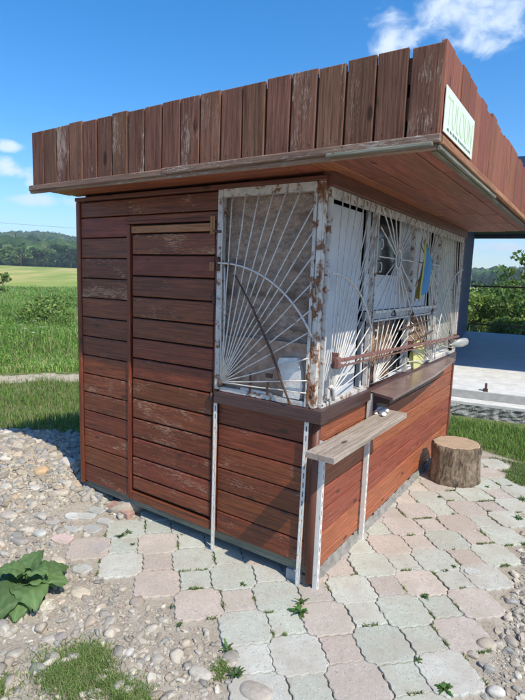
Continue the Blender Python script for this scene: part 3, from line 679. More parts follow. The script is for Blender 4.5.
# slotted steel angles
def slotted(P, Hh, along, name='slotted_angle', tilt=(0, 0)):
    mb = MB(); al = Vector(along); Pv = Vector(P); nrm = Vector((al.y, -al.x, 0)); up_ = (EZ+Vector((tilt[0], tilt[1], 0))).normalized()
    w, hw = .026, .006; nsl = int(Hh/.052)
    def pl(a0, a1, z0, z1): board(mb, Pv+al*a0+up_*z0, up_, al, nrm, z1-z0, a1-a0, .002, .0004)
    pl(0, w/2-hw/2-.001, 0, Hh); pl(w/2+hw/2+.001, w, 0, Hh)
    for k in range(nsl+1):
        z = k*.052; pl(w/2-hw/2-.001, w/2+hw/2+.001, z, min(z+.022, Hh))
    board(mb, Pv-nrm*.026+up_*0, up_, nrm, al, Hh, .026, .002, .0004)
    return mb.build(name, M['rustwhite2'], K)
M['rustwhite2'] = plain('slotted strip paint', (.62, .60, .55), (.72, .70, .64), .5, 20, .2, .001, spots=(30, .60, .70, (.30, .20, .14)))
slotted((-.676, -.020, -.01), .975, (1, 0, 0)); slotted((-.068, -.022, -.015), .965, (1, 0, 0), tilt=(.012, 0))
slotted((.048, .008, -.01), .86, (0, 1, 0), tilt=(0, 0)); slotted((.040, .672, -.01), 1.0, (0, 1, 0), tilt=(0, .0))

# ------------------------------------------------------------------ things on and round the kiosk
# name board on the fascia
sg = empty('sign', (.63, -.03, 2.34)); tag(sg, 'white sign board with pale green letters, fixed to the roof fascia by the corner', 'sign')
m, t, p, o = newmat('sign white'); p.inputs['Base Color'].default_value = (.72, .78, .64, 1); p.inputs['Roughness'].default_value = .4; M['signw'] = m
mb = MB(); bx(mb, (.6100, -.282, 2.258), (.6135, .216, 2.424), .001); rel(mb.build('board', m, None), sg)
m, t, p, o = newmat('pale green print'); p.inputs['Base Color'].default_value = (.58, .76, .44, 1); p.inputs['Roughness'].default_value = .5; M['signg'] = m
m2, t, p, o = newmat('dark green print'); p.inputs['Base Color'].default_value = (.16, .22, .16, 1)
def text_mesh(name, body, mat, yc, zc, wid, hei, x):
    cu = bpy.data.curves.new(name, 'FONT'); cu.body = body; cu.size = 1; cu.align_x = 'CENTER'; cu.align_y = 'CENTER'; cu.offset = -.012
    to = bpy.data.objects.new(name, cu); COL.objects.link(to); dg = bpy.context.evaluated_depsgraph_get(); dg.update()
    me = bpy.data.meshes.new_from_object(to.evaluated_get(dg)); bpy.data.objects.remove(to); me.name = name
    co = np.empty(len(me.vertices)*3); me.vertices.foreach_get('co', co); co = co.reshape(-1, 3)
    lo, hi = co.min(0), co.max(0); u = (co[:, 0]-(lo[0]+hi[0])/2)/(hi[0]-lo[0])*wid; v_ = (co[:, 1]-(lo[1]+hi[1])/2)/(hi[1]-lo[1])*hei
    me.vertices.foreach_set('co', np.stack([np.full(len(u), x), yc+u, zc+v_], -1).ravel()); me.materials.clear(); me.materials.append(mat); me.update()
    ob = bpy.data.objects.new(name, me); COL.objects.link(ob); return ob
rel(text_mesh('lettering', 'TULOUN', M['signg'], -.033, 2.348, .43, .104, .6145), sg)
mb = MB()
y = -.23
while y < .19:
    w = random.uniform(.012, .045); z = 2.272
    k = 0
    while k < w: bx(mb, (.6137, y+k-.01, z), (.6147, y+k-.003, z+random.uniform(.007, .012)), .0005); k += .0105
    y += w+.014
rel(mb.build('small_print', m2, None), sg)

# flag stuck in the grille
m, t, p, o = newmat('flag cloth'); at = N(t, 'ShaderNodeAttribute', attribute_name='rnd').outputs['Color']; L(t, at, p.inputs['Base Color']); p.inputs['Roughness'].default_value = .7
fl = empty('flag', (.03, 1.46, 1.55)); tag(fl, 'small faded blue and yellow flag tied to the iron grille', 'flag')
mb = MB(); nu, nv = 14, 24; vs = []; cs = []
# folded narrow hanging cloth: top at z 2.03, blue half in front on the right, yellow half left
for j in range(nv+1):
    t_ = j/nv
    for i in range(nu+1):
        s = i/nu
        yl = 1.50-.07*t_; yr = 1.58+.24*math.sin(min(1, t_*2.2)*math.pi/2)-.17*t_; y = yl+(yr-yl)*s
        z = (2.035-.10*abs(s-.35)-.02*s)*(1-t_)+(1.555+.09*s)*t_
        x = .050+.020*math.sin(s*9+t_*1.5)*(.4+t_)+.009*math.sin(s*19+t_*5)
        vs.append((x, y, z)); b_ = s > .42+.04*math.sin(t_*4); cs.append((.07, .23, .42) if b_ else (.40, .36, .09))
mb.add(vs, [(j*(nu+1)+i, (j+1)*(nu+1)+i, (j+1)*(nu+1)+i+1, j*(nu+1)+i+1) for j in range(nv) for i in range(nu)], None, cs, True)
fo = mb.build('cloth', m, None); rel(fo, fl); so = fo.modifiers.new('thickness', 'SOLIDIFY'); so.thickness = .0015
mb = MB(); tube(mb, [(.035, 1.43, 1.56), (.035, 1.50, 2.04)], .003, 7); rel(mb.build('stick', M['tan'], None), fl)

# dark iron rod across the left window
mb = MB(); tube(mb, [(-.525, -.045, 1.70), (-.40, -.050, 1.53), (-.27, -.052, 1.31), (-.17, -.050, 1.10), (-.145, -.046, 1.045)], [.004, .006, .007, .006, .005], 8)
rod = mb.build('iron_rod', M['rustdark']); tag(rod, 'thin dark iron rod leaning slantwise across the door side window grille', 'rod')
# scrap of white foam in the corner of that window
def chunk(name, P, size, mat, seed, col=(.6, .6, .6), parent=None, sub=3, amp=.12, pw=.7):
    rs = np.random.default_rng(seed); V_, F2 = ico(sub); d = V_.copy()
    d = np.sign(d)*np.abs(d)**pw
    for k in range(6):
        w = rs.normal(size=3)*2.5; d = d*(1+amp*.4*np.sin(V_@w+rs.uniform(0, 6)))[:, None]
    d = d*np.array(size)/2+np.array(P); return arr_mesh(name, d, F2, col, mat, parent, True)
def slab(mb, outline, yb, yf, jit=.003):
    n = len(outline); vs = [(x, yb, z) for x, z in outline]+[(x+random.uniform(-jit, jit), yf+random.uniform(-jit, jit), z+random.uniform(-jit, jit)) for x, z in outline]
    fs = [tuple(range(n, 2*n)), tuple(range(n))[::-1]]+[(i, (i+1) % n, (i+1) % n+n, i+n) for i in range(n)]; mb.add(vs, fs)
M['foam'] = plain('grubby white foam', (.55, .53, .49), (.72, .71, .68), .8, 18, .6, .004)
mb = MB(); slab(mb, [(-.205, 1.05), (-.10, 1.055), (-.085, 1.13), (-.105, 1.22), (-.125, 1.275), (-.235, 1.262), (-.245, 1.235), (-.215, 1.16), (-.20, 1.10)], .018, -.012)
tag(mb.build('foam_scrap', M['foam']), 'torn white foam scrap tucked in the lower corner of the door side window', 'foam scrap')
mb = MB(); slab(mb, [(-.50, 1.045), (-.28, 1.045), (-.29, 1.058), (-.49, 1.062)], .012, -.008)
tag(mb.build('paper_strip', M['foam']), 'narrow white paper strip lying along the bottom of the door side window', 'paper')
# oval plastic lid at the end of the bar
m, t, p, o = newmat('cloudy plastic'); p.inputs['Base Color'].default_value = (.62, .64, .60, 1); p.inputs['Roughness'].default_value = .3; p.inputs['Transmission Weight'].default_value = .6; M['plastic'] = m
mb = MB(); pts = []
prof = [(0, .008), (.03, .011), (.06, .012), (.08, .03), (.12, .052), (.18, .062), (.25, .060), (.29, .045), (.31, .012)]
rings = []; n = 18; ax = Vector((.62, .75, .18)).normalized(); s1 = Vector((.75, -.62, 0)).normalized(); s2 = ax.cross(s1); P0 = Vector((.045, 2.55, 1.125)); vs = []
for u, r in prof:
    for k in range(n): a = 2*math.pi*k/n; vs.append(P0+ax*u*.72+s1*(r*.4*math.cos(a))+s2*(r*.66*math.sin(a)))
mb.add(vs, [(i*n+k, i*n+(k+1) % n, (i+1)*n+(k+1) % n, (i+1)*n+k) for i in range(len(prof)-1) for k in range(n)]+[tuple(range(n))[::-1], tuple(range((len(prof)-1)*n, len(prof)*n))], None, (.5, .5, .5), True)
tag(mb.build('plastic_bottle', M['plastic']), 'cloudy pale plastic bottle sticking out past the far end of the security bar', 'bottle')
# yellow bag and cloths inside
M['yellow'] = plain('yellow bag', (.62, .58, .12), (.72, .70, .42), .5, 14, .5, .01); M['curtain'] = plain('brown curtain', (.10, .055, .035), (.30, .18, .11), .8, 16, .5, .01, spots=(8, .5, .62, (.42, .30, .20)))
tag(chunk('bag', (-.02, 1.78, 1.10), (.05, .38, .24), M['yellow'], 5, amp=.25), 'crumpled yellow plastic bag behind the lower grille under the flag', 'bag')
def cloth(name, y0, y1, z0, z1, x, mat, lab, cat):
    nu, nv = 34, 20; vs = []
    for j in range(nv+1):
        for i in range(nu+1):
            u = i/nu; w = j/nv; y = y0+(y1-y0)*u+.01*math.sin(w*9+u*4); z = z0+(z1-z0)*w
            vs.append((x+.014*math.sin(u*42+w*2)+.007*math.sin(u*91), y, z))
    mb = MB(); mb.add(vs, [(j*(nu+1)+i, (j+1)*(nu+1)+i, (j+1)*(nu+1)+i+1, j*(nu+1)+i+1) for j in range(nv) for i in range(nu)], None, (.5, .5, .5), True)
    o_ = mb.build(name, mat); s = o_.modifiers.new('thickness', 'SOLIDIFY'); s.thickness = .002; tag(o_, lab, cat)
cloth('curtain', .75, 1.20, 1.02, 1.43, -.045, M['curtain'], 'brown cloth hanging behind the lower grille left of the dark pane', 'curtain')
cloth('curtain', 1.60, 2.05, 1.20, 1.43, -.050, M['curtain'], 'brown cloth hanging over the yellow bag behind the lower grille', 'curtain')
mb = MB(); bx(mb, (-.035, 1.55, 1.014), (-.012, 2.85, 1.050), .006); bx(mb, (-.034, 2.2, 1.052), (-.018, 2.8, 1.09), .01); tag(mb.build('white_tray', M['foam']), 'long white foam strip lying on the ledge behind the far grille panels', 'foam strip')
# crumbs on the shelf
def pile(name, P, n, spread, rmin, rmax, mat, lab, cat, col):
    V_, F2 = ico(1); VV = []; FF = []; b_ = 0; rs = np.random.default_rng(3)
    for k in range(n):
        r = rs.uniform(rmin, rmax); q = np.array(P)+np.array([rs.uniform(-1, 1)*spread[0], rs.uniform(-1, 1)*spread[1], r*.6+rs.uniform(0, spread[2])])
        VV.append(V_*(1+rs.uniform(-.25, .25, (len(V_), 1)))*r*np.array([1, 1.2, .7])+q); FF.append(F2+b_); b_ += len(V_)
    return tag(arr_mesh(name, np.concatenate(VV), np.concatenate(FF), col, mat, None, True), lab, cat)
pile('mortar_crumbs', (.11, .68, .872), 14, (.04, .07, .008), .010, .024, M['foam'], 'small heap of pale crumbled mortar at the far end of the grey shelf', 'rubble', (.5, .5, .5))

# log
lg = empty('tree_stump', (.275, 2.16, 0)); tag(lg, 'cut tree log standing on end as a seat beside the kiosk', 'log')
mb = MB(); n = 64; vs = []; cs = []; prof = [(-.02, .195), (.02, .205), (.08, .196), (.16, .190), (.24, .190), (.29, .194), (.322, .192), (.330, .186)]
def rlog(a, z): return (1+.03*math.sin(a*13+z*4+1)*(math.sin(a*5+z*8)>0)+.045*math.sin(a*2+.5)+.02*math.sin(a*3+1+z*3)+.018*math.sin(a*9+z*6)+.011*math.sin(a*23+z*9)+.008*math.sin(a*41))
for z, r in prof:
    for k in range(n):
        a = 2*math.pi*k/n; rr_ = r*rlog(a, z)+random.uniform(-.002, .003)
        rr_ += .024*math.exp(-(((a-5.05)/.10)**2+((z-.15)/.028)**2))
        vs.append((rr_*math.cos(a), rr_*1.08*math.sin(a), z))
mb.add(vs, [(i*n+k, i*n+(k+1) % n, (i+1)*n+(k+1) % n, (i+1)*n+k) for i in range(len(prof)-1) for k in range(n)], None, (.5, .5, .5), True)
mb.build('bark', M['bark'], lg)
m, t, p, o = newmat('sawn log end'); oc = N(t, 'ShaderNodeTexCoord').outputs['Object']; wv = N(t, 'ShaderNodeTexWave', wave_type='RINGS', rings_direction='Z', Scale=16.0, Distortion=2.5, Detail=3.0); wv.inputs['Detail Scale'].default_value = 1.5; L(t, oc, wv.inputs[0])
c = mixc(t, ramp(t, wv.outputs[1], [(.2, 0.0), (.9, 1.0)]), (.34, .235, .15), (.47, .35, .24)); c = mixc(t, ramp(t, noise(t, oc, 9, 6, .6), [(.45, 0.0), (.7, .7)]), c, (.28, .20, .14)); L(t, c, p.inputs['Base Color']); p.inputs['Roughness'].default_value = .9
bump(t, p, noise(t, oc, 60, 4), .5, .003)
mb = MB(); vs = [(0, 0, .335)]
for sc in (.35, .7, .93, .975): vs += [(.186*sc*rlog(2*math.pi*k/n, .35)*math.cos(2*math.pi*k/n), .186*1.08*sc*rlog(2*math.pi*k/n, .35)*math.sin(2*math.pi*k/n), .334 if sc < .95 else .330) for k in range(n)]
fs = [(0, 1+k, 1+(k+1) % n) for k in range(n)]+[(1+q*n+k, 1+(q+1)*n+k, 1+(q+1)*n+(k+1) % n, 1+q*n+(k+1) % n) for q in range(3) for k in range(n)]
mb.add(vs, fs, None, (.5, .5, .5), False); mb.build('cut_end', m, lg)

# bricks and blocks under the left end
def brick(P, rz, size, mat, lab, grp):
    mb = MB(); a, b_, c = [q_*.8 for q_ in size]; bx(mb, (-a/2, -b_/2, 0), (a/2, b_/2, c), .006); o_ = mb.build('brick', mat); o_.location = P; o_.rotation_euler = (random.uniform(-.05, .05), random.uniform(-.05, .05), rz); tag(o_, lab, 'brick', grp)
M['brickred'] = plain('dusty red brick', (.30, .17, .13), (.42, .27, .22), .9, 20, .6, .004); M['brickgrey'] = plain('grey block', (.24, .235, .22), (.36, .35, .33), .9, 20, .6, .004)
brick((-1.84, .02, -.02), .1, (.21, .12, .085), M['brickgrey'], 'grey block under the far left corner of the kiosk', 'bricks along the kiosk base')
brick((-1.57, -.00, -.02), .35, (.15, .09, .075), M['brickred'], 'dusty red brick lying under the door side beside the grey block', 'bricks along the kiosk base')
brick((-1.44, -.02, -.02), -.1, (.12, .08, .06), M['brickred'], 'short red brick end below the left door post', 'bricks along the kiosk base')
brick((-.10, .05, -.02), 0, (.12, .10, .10), M['concrete_grey'], 'pale block under the near corner of the kiosk', 'bricks along the kiosk base')

# ------------------------------------------------------------------ stones
PAL = np.array([(.34, .31, .26), (.42, .38, .31), (.27, .25, .22), (.46, .41, .33), (.38, .33, .26), (.48, .44, .37), (.33, .28, .23), (.42, .35, .27), (.30, .29, .26), (.40, .37, .31), (.52, .48, .40)])
ICO = {s: ico(s) for s in (1, 2, 3)}
def protos(sub, k, seed):
    rs = np.random.default_rng(seed); o_ = []
    for _ in range(k):
        V_, F2 = ICO[sub]; d = np.sign(V_)*np.abs(V_)**rs.uniform(.7, 1.0)
        for q in range(5): w = rs.normal(size=3)*rs.uniform(1, 3); d = d*(1+.10*np.sin(V_@w+rs.uniform(0, 6)))[:, None]
        for q in range(5):
            nn_ = rs.normal(size=3); nn_ /= np.linalg.norm(nn_); ex = np.maximum(0, d@nn_-rs.uniform(.55, .8)); d = d-ex[:, None]*nn_
        o_.append(d*np.array([1, rs.uniform(.6, .9), rs.uniform(.38, .62)]))
    return o_
def rotm(rz, rx, ry):
    cz, sz, cx, sx, cy, sy = math.cos(rz), math.sin(rz), math.cos(rx), math.sin(rx), math.cos(ry), math.sin(ry)
    return np.array([[cz, -sz, 0], [sz, cz, 0], [0, 0, 1]])@np.array([[1, 0, 0], [0, cx, -sx], [0, sx, cx]])@np.array([[cy, 0, sy], [0, 1, 0], [-sy, 0, cy]])
def in_paving(x, y, mrg=.0):
    i, j = (x-PX)/PP, (y-PY)/PP; a = (round(i), round(j))
    if a in bigs and max(abs(i-a[0]), abs(j-a[1])) < .5-mrg/PP and abs(i-a[0])+abs(j-a[1]) < .83: return True
    b_ = (math.floor(i)+.5, math.floor(j)+.5)
    return b_ in smalls and abs(i-b_[0])+abs(j-b_[1]) < .34
def scatter(name, n, region, rfun, sub, seed, sink=.35, tries=30, pal=PAL, lift=0.0, smooth=True):
    rs = np.random.default_rng(seed); pr = protos(sub, 10, seed); F2 = ICO[sub][1]; VV = []; FF = []; CC = []; b_ = 0
    for _ in range(n):
        for _t in range(tries):
            x, y = region(rs)
            if x is not None: break
        if x is None: continue
        r = rfun(rs, x, y); P_ = pr[rs.integers(10)]@rotm(rs.uniform(0, 6.3), rs.normal()*.25, rs.normal()*.25).T*r
        z = float(height(x, y)); P_ = P_+np.array([x, y, z+r*(.5-sink)+lift]); VV.append(P_); FF.append(F2+b_); b_ += len(P_)
        CC.append(np.tile(pal[rs.integers(len(pal))]*rs.uniform(.85, 1.15), (len(P_), 1)))
    return tag(arr_mesh(name, np.concatenate(VV), np.concatenate(FF), np.concatenate(CC), M['stone'], None, smooth), kind='stuff')
def reg_left(rs):
    x = rs.uniform(-5.0, .15); y = rs.uniform(-2.0, 1.0); s = sdist(x, y)
    if in_paving(x, y) or (x > -2.0 and y > .10) or s > 5.45+.2*math.sin(x*6) or s < -.2 or (x < -1.9 and y > 1.0) or (x > -1.85 and y > -.33) or (x > -.3 and y > -.55): return None, None
    return x, y
def reg_right(rs):
    x = rs.uniform(.9, 2.3); y = rs.uniform(-1.6, 3.1)
    if in_paving(x, y) or (x < 1.0+.35*(y > 2) and y > 2.3): return None, None
    return x, y
def reg_grit(rs):
    x = rs.uniform(-1.7, 1.0); y = rs.uniform(-1.0, 3.0)
    if (x < .03 and y > .0) or not in_paving(x, y): return None, None
    return x, y
def reg_gap(rs):
    x = rs.uniform(-2.1, .02); y = rs.uniform(-.06, .22)
    return (x, y) if not in_paving(x, y) else (None, None)
def reg_joint(rs):
    x = rs.uniform(-1.9, 1.0); y = rs.uniform(-1.0, 3.0)
    if (x < -.02 and y > .05): return None, None
    i, j = (x-PX)/PP, (y-PY)/PP
    if in_paving(x, y): return None, None
    return x, y
RL = lambda rs, x, y: min(.045, .0062*math.exp(abs(rs.normal())*.80))*(1.2 if x < -2 else 1)
tag(scatter('gravel', 9000, reg_left, RL, 1, 11, sink=.45), 'loose grey and beige gravel left of the kiosk and paving', 'gravel')
tag(scatter('gravel', 11000, reg_left, RL, 1, 16, sink=.45, smooth=False), 'sharp grey chippings among the gravel left of the paving', 'gravel')
tag(scatter('gravel', 700, reg_grit, lambda rs, x, y: rs.uniform(.0015, .004), 1, 17, lift=.013), 'fine grit strewn over the pavers', 'gravel')
tag(scatter('gravel', 13000, reg_right, lambda rs, x, y: min(.034, .0066*math.exp(abs(rs.normal())*.75)), 1, 12, smooth=False), 'loose grey gravel along the right edge of the paving', 'gravel')
tag(scatter('gravel', 900, reg_gap, lambda rs, x, y: .008*math.exp(abs(rs.normal())*.7), 1, 13), 'rubble in the gap beneath the door side wall', 'gravel')
tag(scatter('gravel', 5200, reg_joint, lambda rs, x, y: rs.uniform(.002, .006), 1, 14), 'fine grit between the pavers', 'gravel')
def pile_reg(rs):
    x = -3.0+rs.normal()*.75; y = rs.normal()*.45-.02
    if x > -1.98 or sdist(x, y) > 5.5 or y > 1.0: return None, None
    return x, y
tag(scatter('gravel', 6500, pile_reg, lambda rs, x, y: min(.045, .009*math.exp(abs(rs.normal())*.65)), 1, 15, sink=.3, smooth=False, pal=np.array([(.34, .29, .22), (.40, .34, .25), (.29, .25, .20), (.46, .41, .32), (.36, .34, .30), (.48, .38, .27)])), 'heap of beige pebbles at the left of the kiosk', 'gravel')
# distinct larger stones
def bigstone(x, y, rx, ry, rz_, col, lab, seed, dz=0, grp=None, ang=0.):
    V_, F2 = ICO[3]; rs = np.random.default_rng(seed); d = np.sign(V_)*np.abs(V_)**rs.uniform(.75, .95)
    for q in range(6): w = rs.normal(size=3)*rs.uniform(.8, 2.6); d = d*(1+.06*np.sin(V_@w+rs.uniform(0, 6)))[:, None]
    d = (d*np.array([rx, ry, rz_]))@rotm(ang, rs.normal()*.08, rs.normal()*.08).T
    o_ = arr_mesh('stone', d, F2, np.array(col), M['stone'], None, True); o_.location = (x, y, float(height(x, y))+rz_*.35+dz); tag(o_, lab, 'stone', grp)
GR = 'larger stones lying among the gravel'
def gp(px_, py_, z=0.0):
    """approximate place of a ground feature, worked out once from its bearing and slope"""
    v = fw+rt*((px_-262.5)/499.97)-up*((py_-350)/499.97); k = (z-CAM.z)/v.z; return CAM.x+v.x*k, CAM.y+v.y*k
for (px_, py_, rx, ry, rz_, col, lab, ang) in (
    (486, 644, .050, .036, .026, (.40, .34, .27), 'large smooth tan oval stone beside the right edge of the paving', .9),
    (496, 690, .034, .026, .020, (.60, .57, .50), 'pale cream stone at the lower right below the tan oval one', .2),
    (472, 653, .022, .018, .014, (.38, .33, .28), 'small brown round stone touching the paving at lower right', 0),
    (510, 640, .032, .040, .022, (.36, .31, .26), 'brown stone at the right picture edge by the gravel', .5),
    (512, 600, .030, .022, .016, (.34, .33, .31), 'grey flat stone among the gravel at the far right', .5),
    (68, 478, .075, .050, .035, (.56, .50, .42), 'pale cream boulder at the corner left of the kiosk', .2),
    (41, 487, .055, .055, .042, (.56, .38, .22), 'orange tinted boulder on the left stone heap', 0),
    (20, 460, .05, .04, .02, (.50, .45, .38), 'beige stone up on the left stone heap', .4),
    (8, 516, .075, .040, .020, (.46, .40, .33), 'flat beige stone at the left picture edge', .3),
    (20, 540, .060, .040, .022, (.33, .30, .26), 'flat brown stone near the left picture edge', .2),
    (42, 517, .050, .040, .022, (.42, .39, .34), 'grey oval stone between heap and broken slabs', .0),
    (40, 533, .050, .036, .024, (.50, .50, .45), 'pale greenish stone left of the pink slab piece', .0),
    (58, 560, .048, .034, .016, (.52, .46, .37), 'cream flat stone right above the broad leaf plant', .0),
    (80, 592, .055, .036, .016, (.50, .43, .33), 'yellowish flat stone right of the broad leaf plant', .3),
    (60, 636, .036, .030, .018, (.30, .27, .24), 'dark grey brown round stone above the grass tuft', .3),
    (74, 655, .030, .026, .016, (.40, .37, .33), 'grey stone just above the lower grass tuft', .8),
    (255, 690, .070, .045, .022, (.42, .37, .31), 'brownish flat stone at the bottom edge left of the paving', .1),
    (200, 672, .050, .034, .018, (.46, .42, .36), 'beige flat stone between the grass and the paving', .2),
    (130, 650, .016, .028, .014, (.50, .47, .42), 'pale narrow upright pebble beside the grass tuft', .2),
    (13, 700-20, .030, .024, .014, (.42, .36, .30), 'brown pebble at the lower left corner', .2),
    (36, 497, .04, .03, .02, (.48, .46, .42), 'light grey stone on the slope of the heap', .6),
    (60, 500, .065, .040, .030, (.46, .40, .32), 'long beige stone lying slantwise left of the broken slabs', .9),
    (490, 668, .024, .02, .014, (.33, .32, .30), 'small dark grey stone between tan oval and cream stone', .1),
    (142, 520, .03, .02, .018, (.34, .31, .28), 'grey stone in the shade against the kiosk base', .3),
):
    x, y = gp(px_, py_); bigstone(x, y, rx, ry, rz_, col, lab, int(px_*7+py_), ang=ang)
# broken slab pieces between heap and paving
def slabpiece(px_, py_, w, d_, rz, col, lab, seed):
    rs = random.Random(seed); x, y = gp(px_, py_); n = 9; pl = []
    for k in range(n):
        a = 2*math.pi*k/n; r = 1/max(abs(math.cos(a)), abs(math.sin(a)))**.75*rs.uniform(.86, 1.08); pl.append((r*math.cos(a)*w/2, r*math.sin(a)*d_/2))
    mb = MB(); vs = []; hh = .03
    for sc, z in ((1, -.03), (1, hh*.6-.004), (.93, hh*.6)): vs += [(a*sc, b_*sc, z) for a, b_ in pl]
    vs.append((0, 0, hh*.6)); fs = [(k*n+i, k*n+(i+1) % n, (k+1)*n+(i+1) % n, (k+1)*n+i) for k in range(2) for i in range(n)]+[(2*n+i, 2*n+(i+1) % n, 3*n) for i in range(n)]
    mb.add(vs, fs, None, col); o_ = mb.build('broken_slab', M['paver']); o_.location = (x, y, -.012); o_.rotation_euler = (rs.uniform(-.05, .05), rs.uniform(-.05, .05), rz); tag(o_, lab, 'slab', 'broken paving slab pieces')
for q in ((84, 502, .21, .10, .15, (.40, .40, .37), 'long grey broken slab just below the kiosk corner', 1),
          (86, 516, .13, .09, .5, (.44, .45, .41), 'grey broken slab second from the kiosk corner', 2),
          (73, 516, .12, .10, .7, (.58, .59, .55), 'bright whitish broken slab among the grey ones', 3),
          (97, 510, .14, .09, .1, (.38, .39, .36), 'dark grey broken slab beside the short red brick', 4),
          (62, 539, .13, .10, .4, (.56, .42, .38), 'pink broken slab piece left of the paving', 5),
          (70, 529, .12, .06, .2, (.40, .41, .38), 'thin grey slab sliver above the pink piece', 6),
          (92, 529, .14, .11, .0, (.38, .38, .36), 'grey square broken slab next to the first pavers', 7),
          (104, 521, .12, .07, .2, (.42, .42, .39), 'small grey slab wedge against the pavers near the door', 8),
          (100, 548, .13, .12, .05, (.40, .36, .33), 'brownish slab at the left end of the paving', 9),
          (82, 569, .11, .09, .1, (.43, .44, .40), 'greenish slab beside the broad leaf plant', 10),
          (52, 522, .10, .07, .3, (.40, .38, .34), 'grey slab fragment by the oval stone', 11),
          (472, 572, .10, .08, .4, (.46, .47, .43), 'greenish slab fragment at the right paving edge', 12)): slabpiece(*q)

# ------------------------------------------------------------------ grass and weeds
def blades(P, H, W_, colr, bend=.35, seed=0, dirs=None):
    """P (n,3) roots; returns verts / quads: two quads per blade"""
    rs = np.random.default_rng(seed); n = len(P); a = rs.uniform(0, 2*np.pi, n) if dirs is None else dirs
    d = np.stack([np.cos(a), np.sin(a), np.zeros(n)], -1); sd_ = np.stack([-np.sin(a), np.cos(a), np.zeros(n)], -1)
    be = rs.uniform(.1, 1, n)[:, None]*bend*H[:, None]; w = W_[:, None]; Z1 = np.array([0, 0, 1.0])
    m1 = P+d*be*.3+Z1*H[:, None]*.55; tp = P+d*be+Z1*H[:, None]*(1-.25*be/H[:, None])
    V_ = np.stack([P-sd_*w*.5, P+sd_*w*.5, m1-sd_*w*.42, m1+sd_*w*.42, tp-sd_*w*.06, tp+sd_*w*.06], 1).reshape(-1, 3)
    b_ = np.arange(n)[:, None]*6; F2 = np.concatenate([b_+np.array([[0, 1, 3, 2]]), b_+np.array([[2, 3, 5, 4]])], 0)
    return V_, F2, np.repeat(colr, 6, 0)
def gcols(n, seed, base=((.07, .135, .025), (.11, .17, .04), (.16, .20, .07), (.055, .11, .022))):
    rs = np.random.default_rng(seed); B = np.array(base); return B[rs.integers(len(B), size=n)]*rs.uniform(.75, 1.2, (n, 1))
def grass_obj(name, P, H, W_, cols, lab, bend=.35, seed=0, kind='stuff', cat='grass'):
    V_, F2, C_ = blades(P, H, W_, cols, bend, seed); o_ = arr_mesh(name, V_, F2, C_, M['grass']); return tag(o_, lab, cat, None, kind)
def azpt(az, d): return CAM.x-np.sin(np.radians(az))*d, CAM.y+np.cos(np.radians(az))*d
rs = np.random.default_rng(21)
# rough turf between stones and path
n = 90000; x = rs.uniform(-8.5, -1.9, n); y = rs.uniform(-1.0, 5.5, n); s = sdist(x, y); k = (is_grass(x, y) > rs.uniform(.2, 1, n)) & (s < 8.75) & (rs.uniform(size=n) > is_path(x, y)) & ~((x > -2.05) & (y > -.05) & (y < 3.1)); x, y = x[k], y[k]
pt = .5+.5*np.sin(x*3.1+np.sin(y*2.3)*2)*np.cos(y*3.7+x); H = rs.uniform(.04, .11, len(x))*(.6+.9*pt)
grass_obj('grass', np.stack([x, y, height(x, y)], -1), H, rs.uniform(.004, .009, len(x)), gcols(len(x), 1, ((.12, .22, .04), (.17, .28, .06), (.28, .28, .12), (.10, .20, .03), (.30, .29, .15))), 'short rough grass between the stone heap and the dirt path', .7, 1)
# thin grass on the path edges and middle
n = 16000; x = rs.uniform(-10, -3, n); y = rs.uniform(-1, 8, n); k = (is_path(x, y) > .1) & (rs.uniform(size=n) > is_path(x, y)*.80); x, y = x[k], y[k]
grass_obj('grass', np.stack([x, y, height(x, y)], -1), rs.uniform(.03, .07, len(x)), rs.uniform(.004, .008, len(x)), gcols(len(x), 2, ((.15, .17, .07), (.22, .21, .10))), 'sparse dry grass growing on the dirt path', .7, 2)
# meadow
n = 130000; az = rs.uniform(48, 72, n); s = 9.35*(48/9.35)**rs.uniform(0, 1, n)
dn = s/np.maximum(.35, (np.sin(np.radians(az))*.75+np.cos(np.radians(az))*.66)); x, y = azpt(az, dn); k = x < -2.5; x, y, s = x[k], y[k], s[k]
lowfreq = np.sin(x*.9+np.sin(y*.7)*1.5)*np.cos(y*1.1-.4*x); H = (.10+.36*sstep(9.4, 13.5, s))*rs.uniform(.55, 1.15, len(x))*(1+.25*lowfreq)
cc = gcols(len(x), 3, ((.11, .23, .035), (.16, .30, .055), (.21, .34, .075), (.33, .35, .14), (.24, .35, .10)))*(1+.22*lowfreq)[:, None]
cc = np.where((rs.uniform(size=len(x)) < .05)[:, None], np.array([[.36, .31, .19]]), cc); cc = np.where((s > 15)[:, None] & (lowfreq < -.25)[:, None], cc*np.array([[.75, .85, .8]]), cc)
grass_obj('meadow', np.stack([x, y, height(x, y)], -1), H, (.004+.0013*s)*rs.uniform(.6, 1.3, len(x)), cc, 'tall green meadow grass beyond the dirt path', .75, 3)
n = 2600; az = rs.uniform(46, 74, n); s = 9.6*(46/9.6)**rs.uniform(0, 1, n); dn = s/np.maximum(.35, (np.sin(np.radians(az))*.75+np.cos(np.radians(az))*.66)); x, y = azpt(az, dn)
k = (x < -2.5) & (np.sin(x*1.3+y*.6)+np.sin(y*1.9-x*.5) > -.2); x, y, s = x[k], y[k], s[k]; A_ = []; b_ = 0
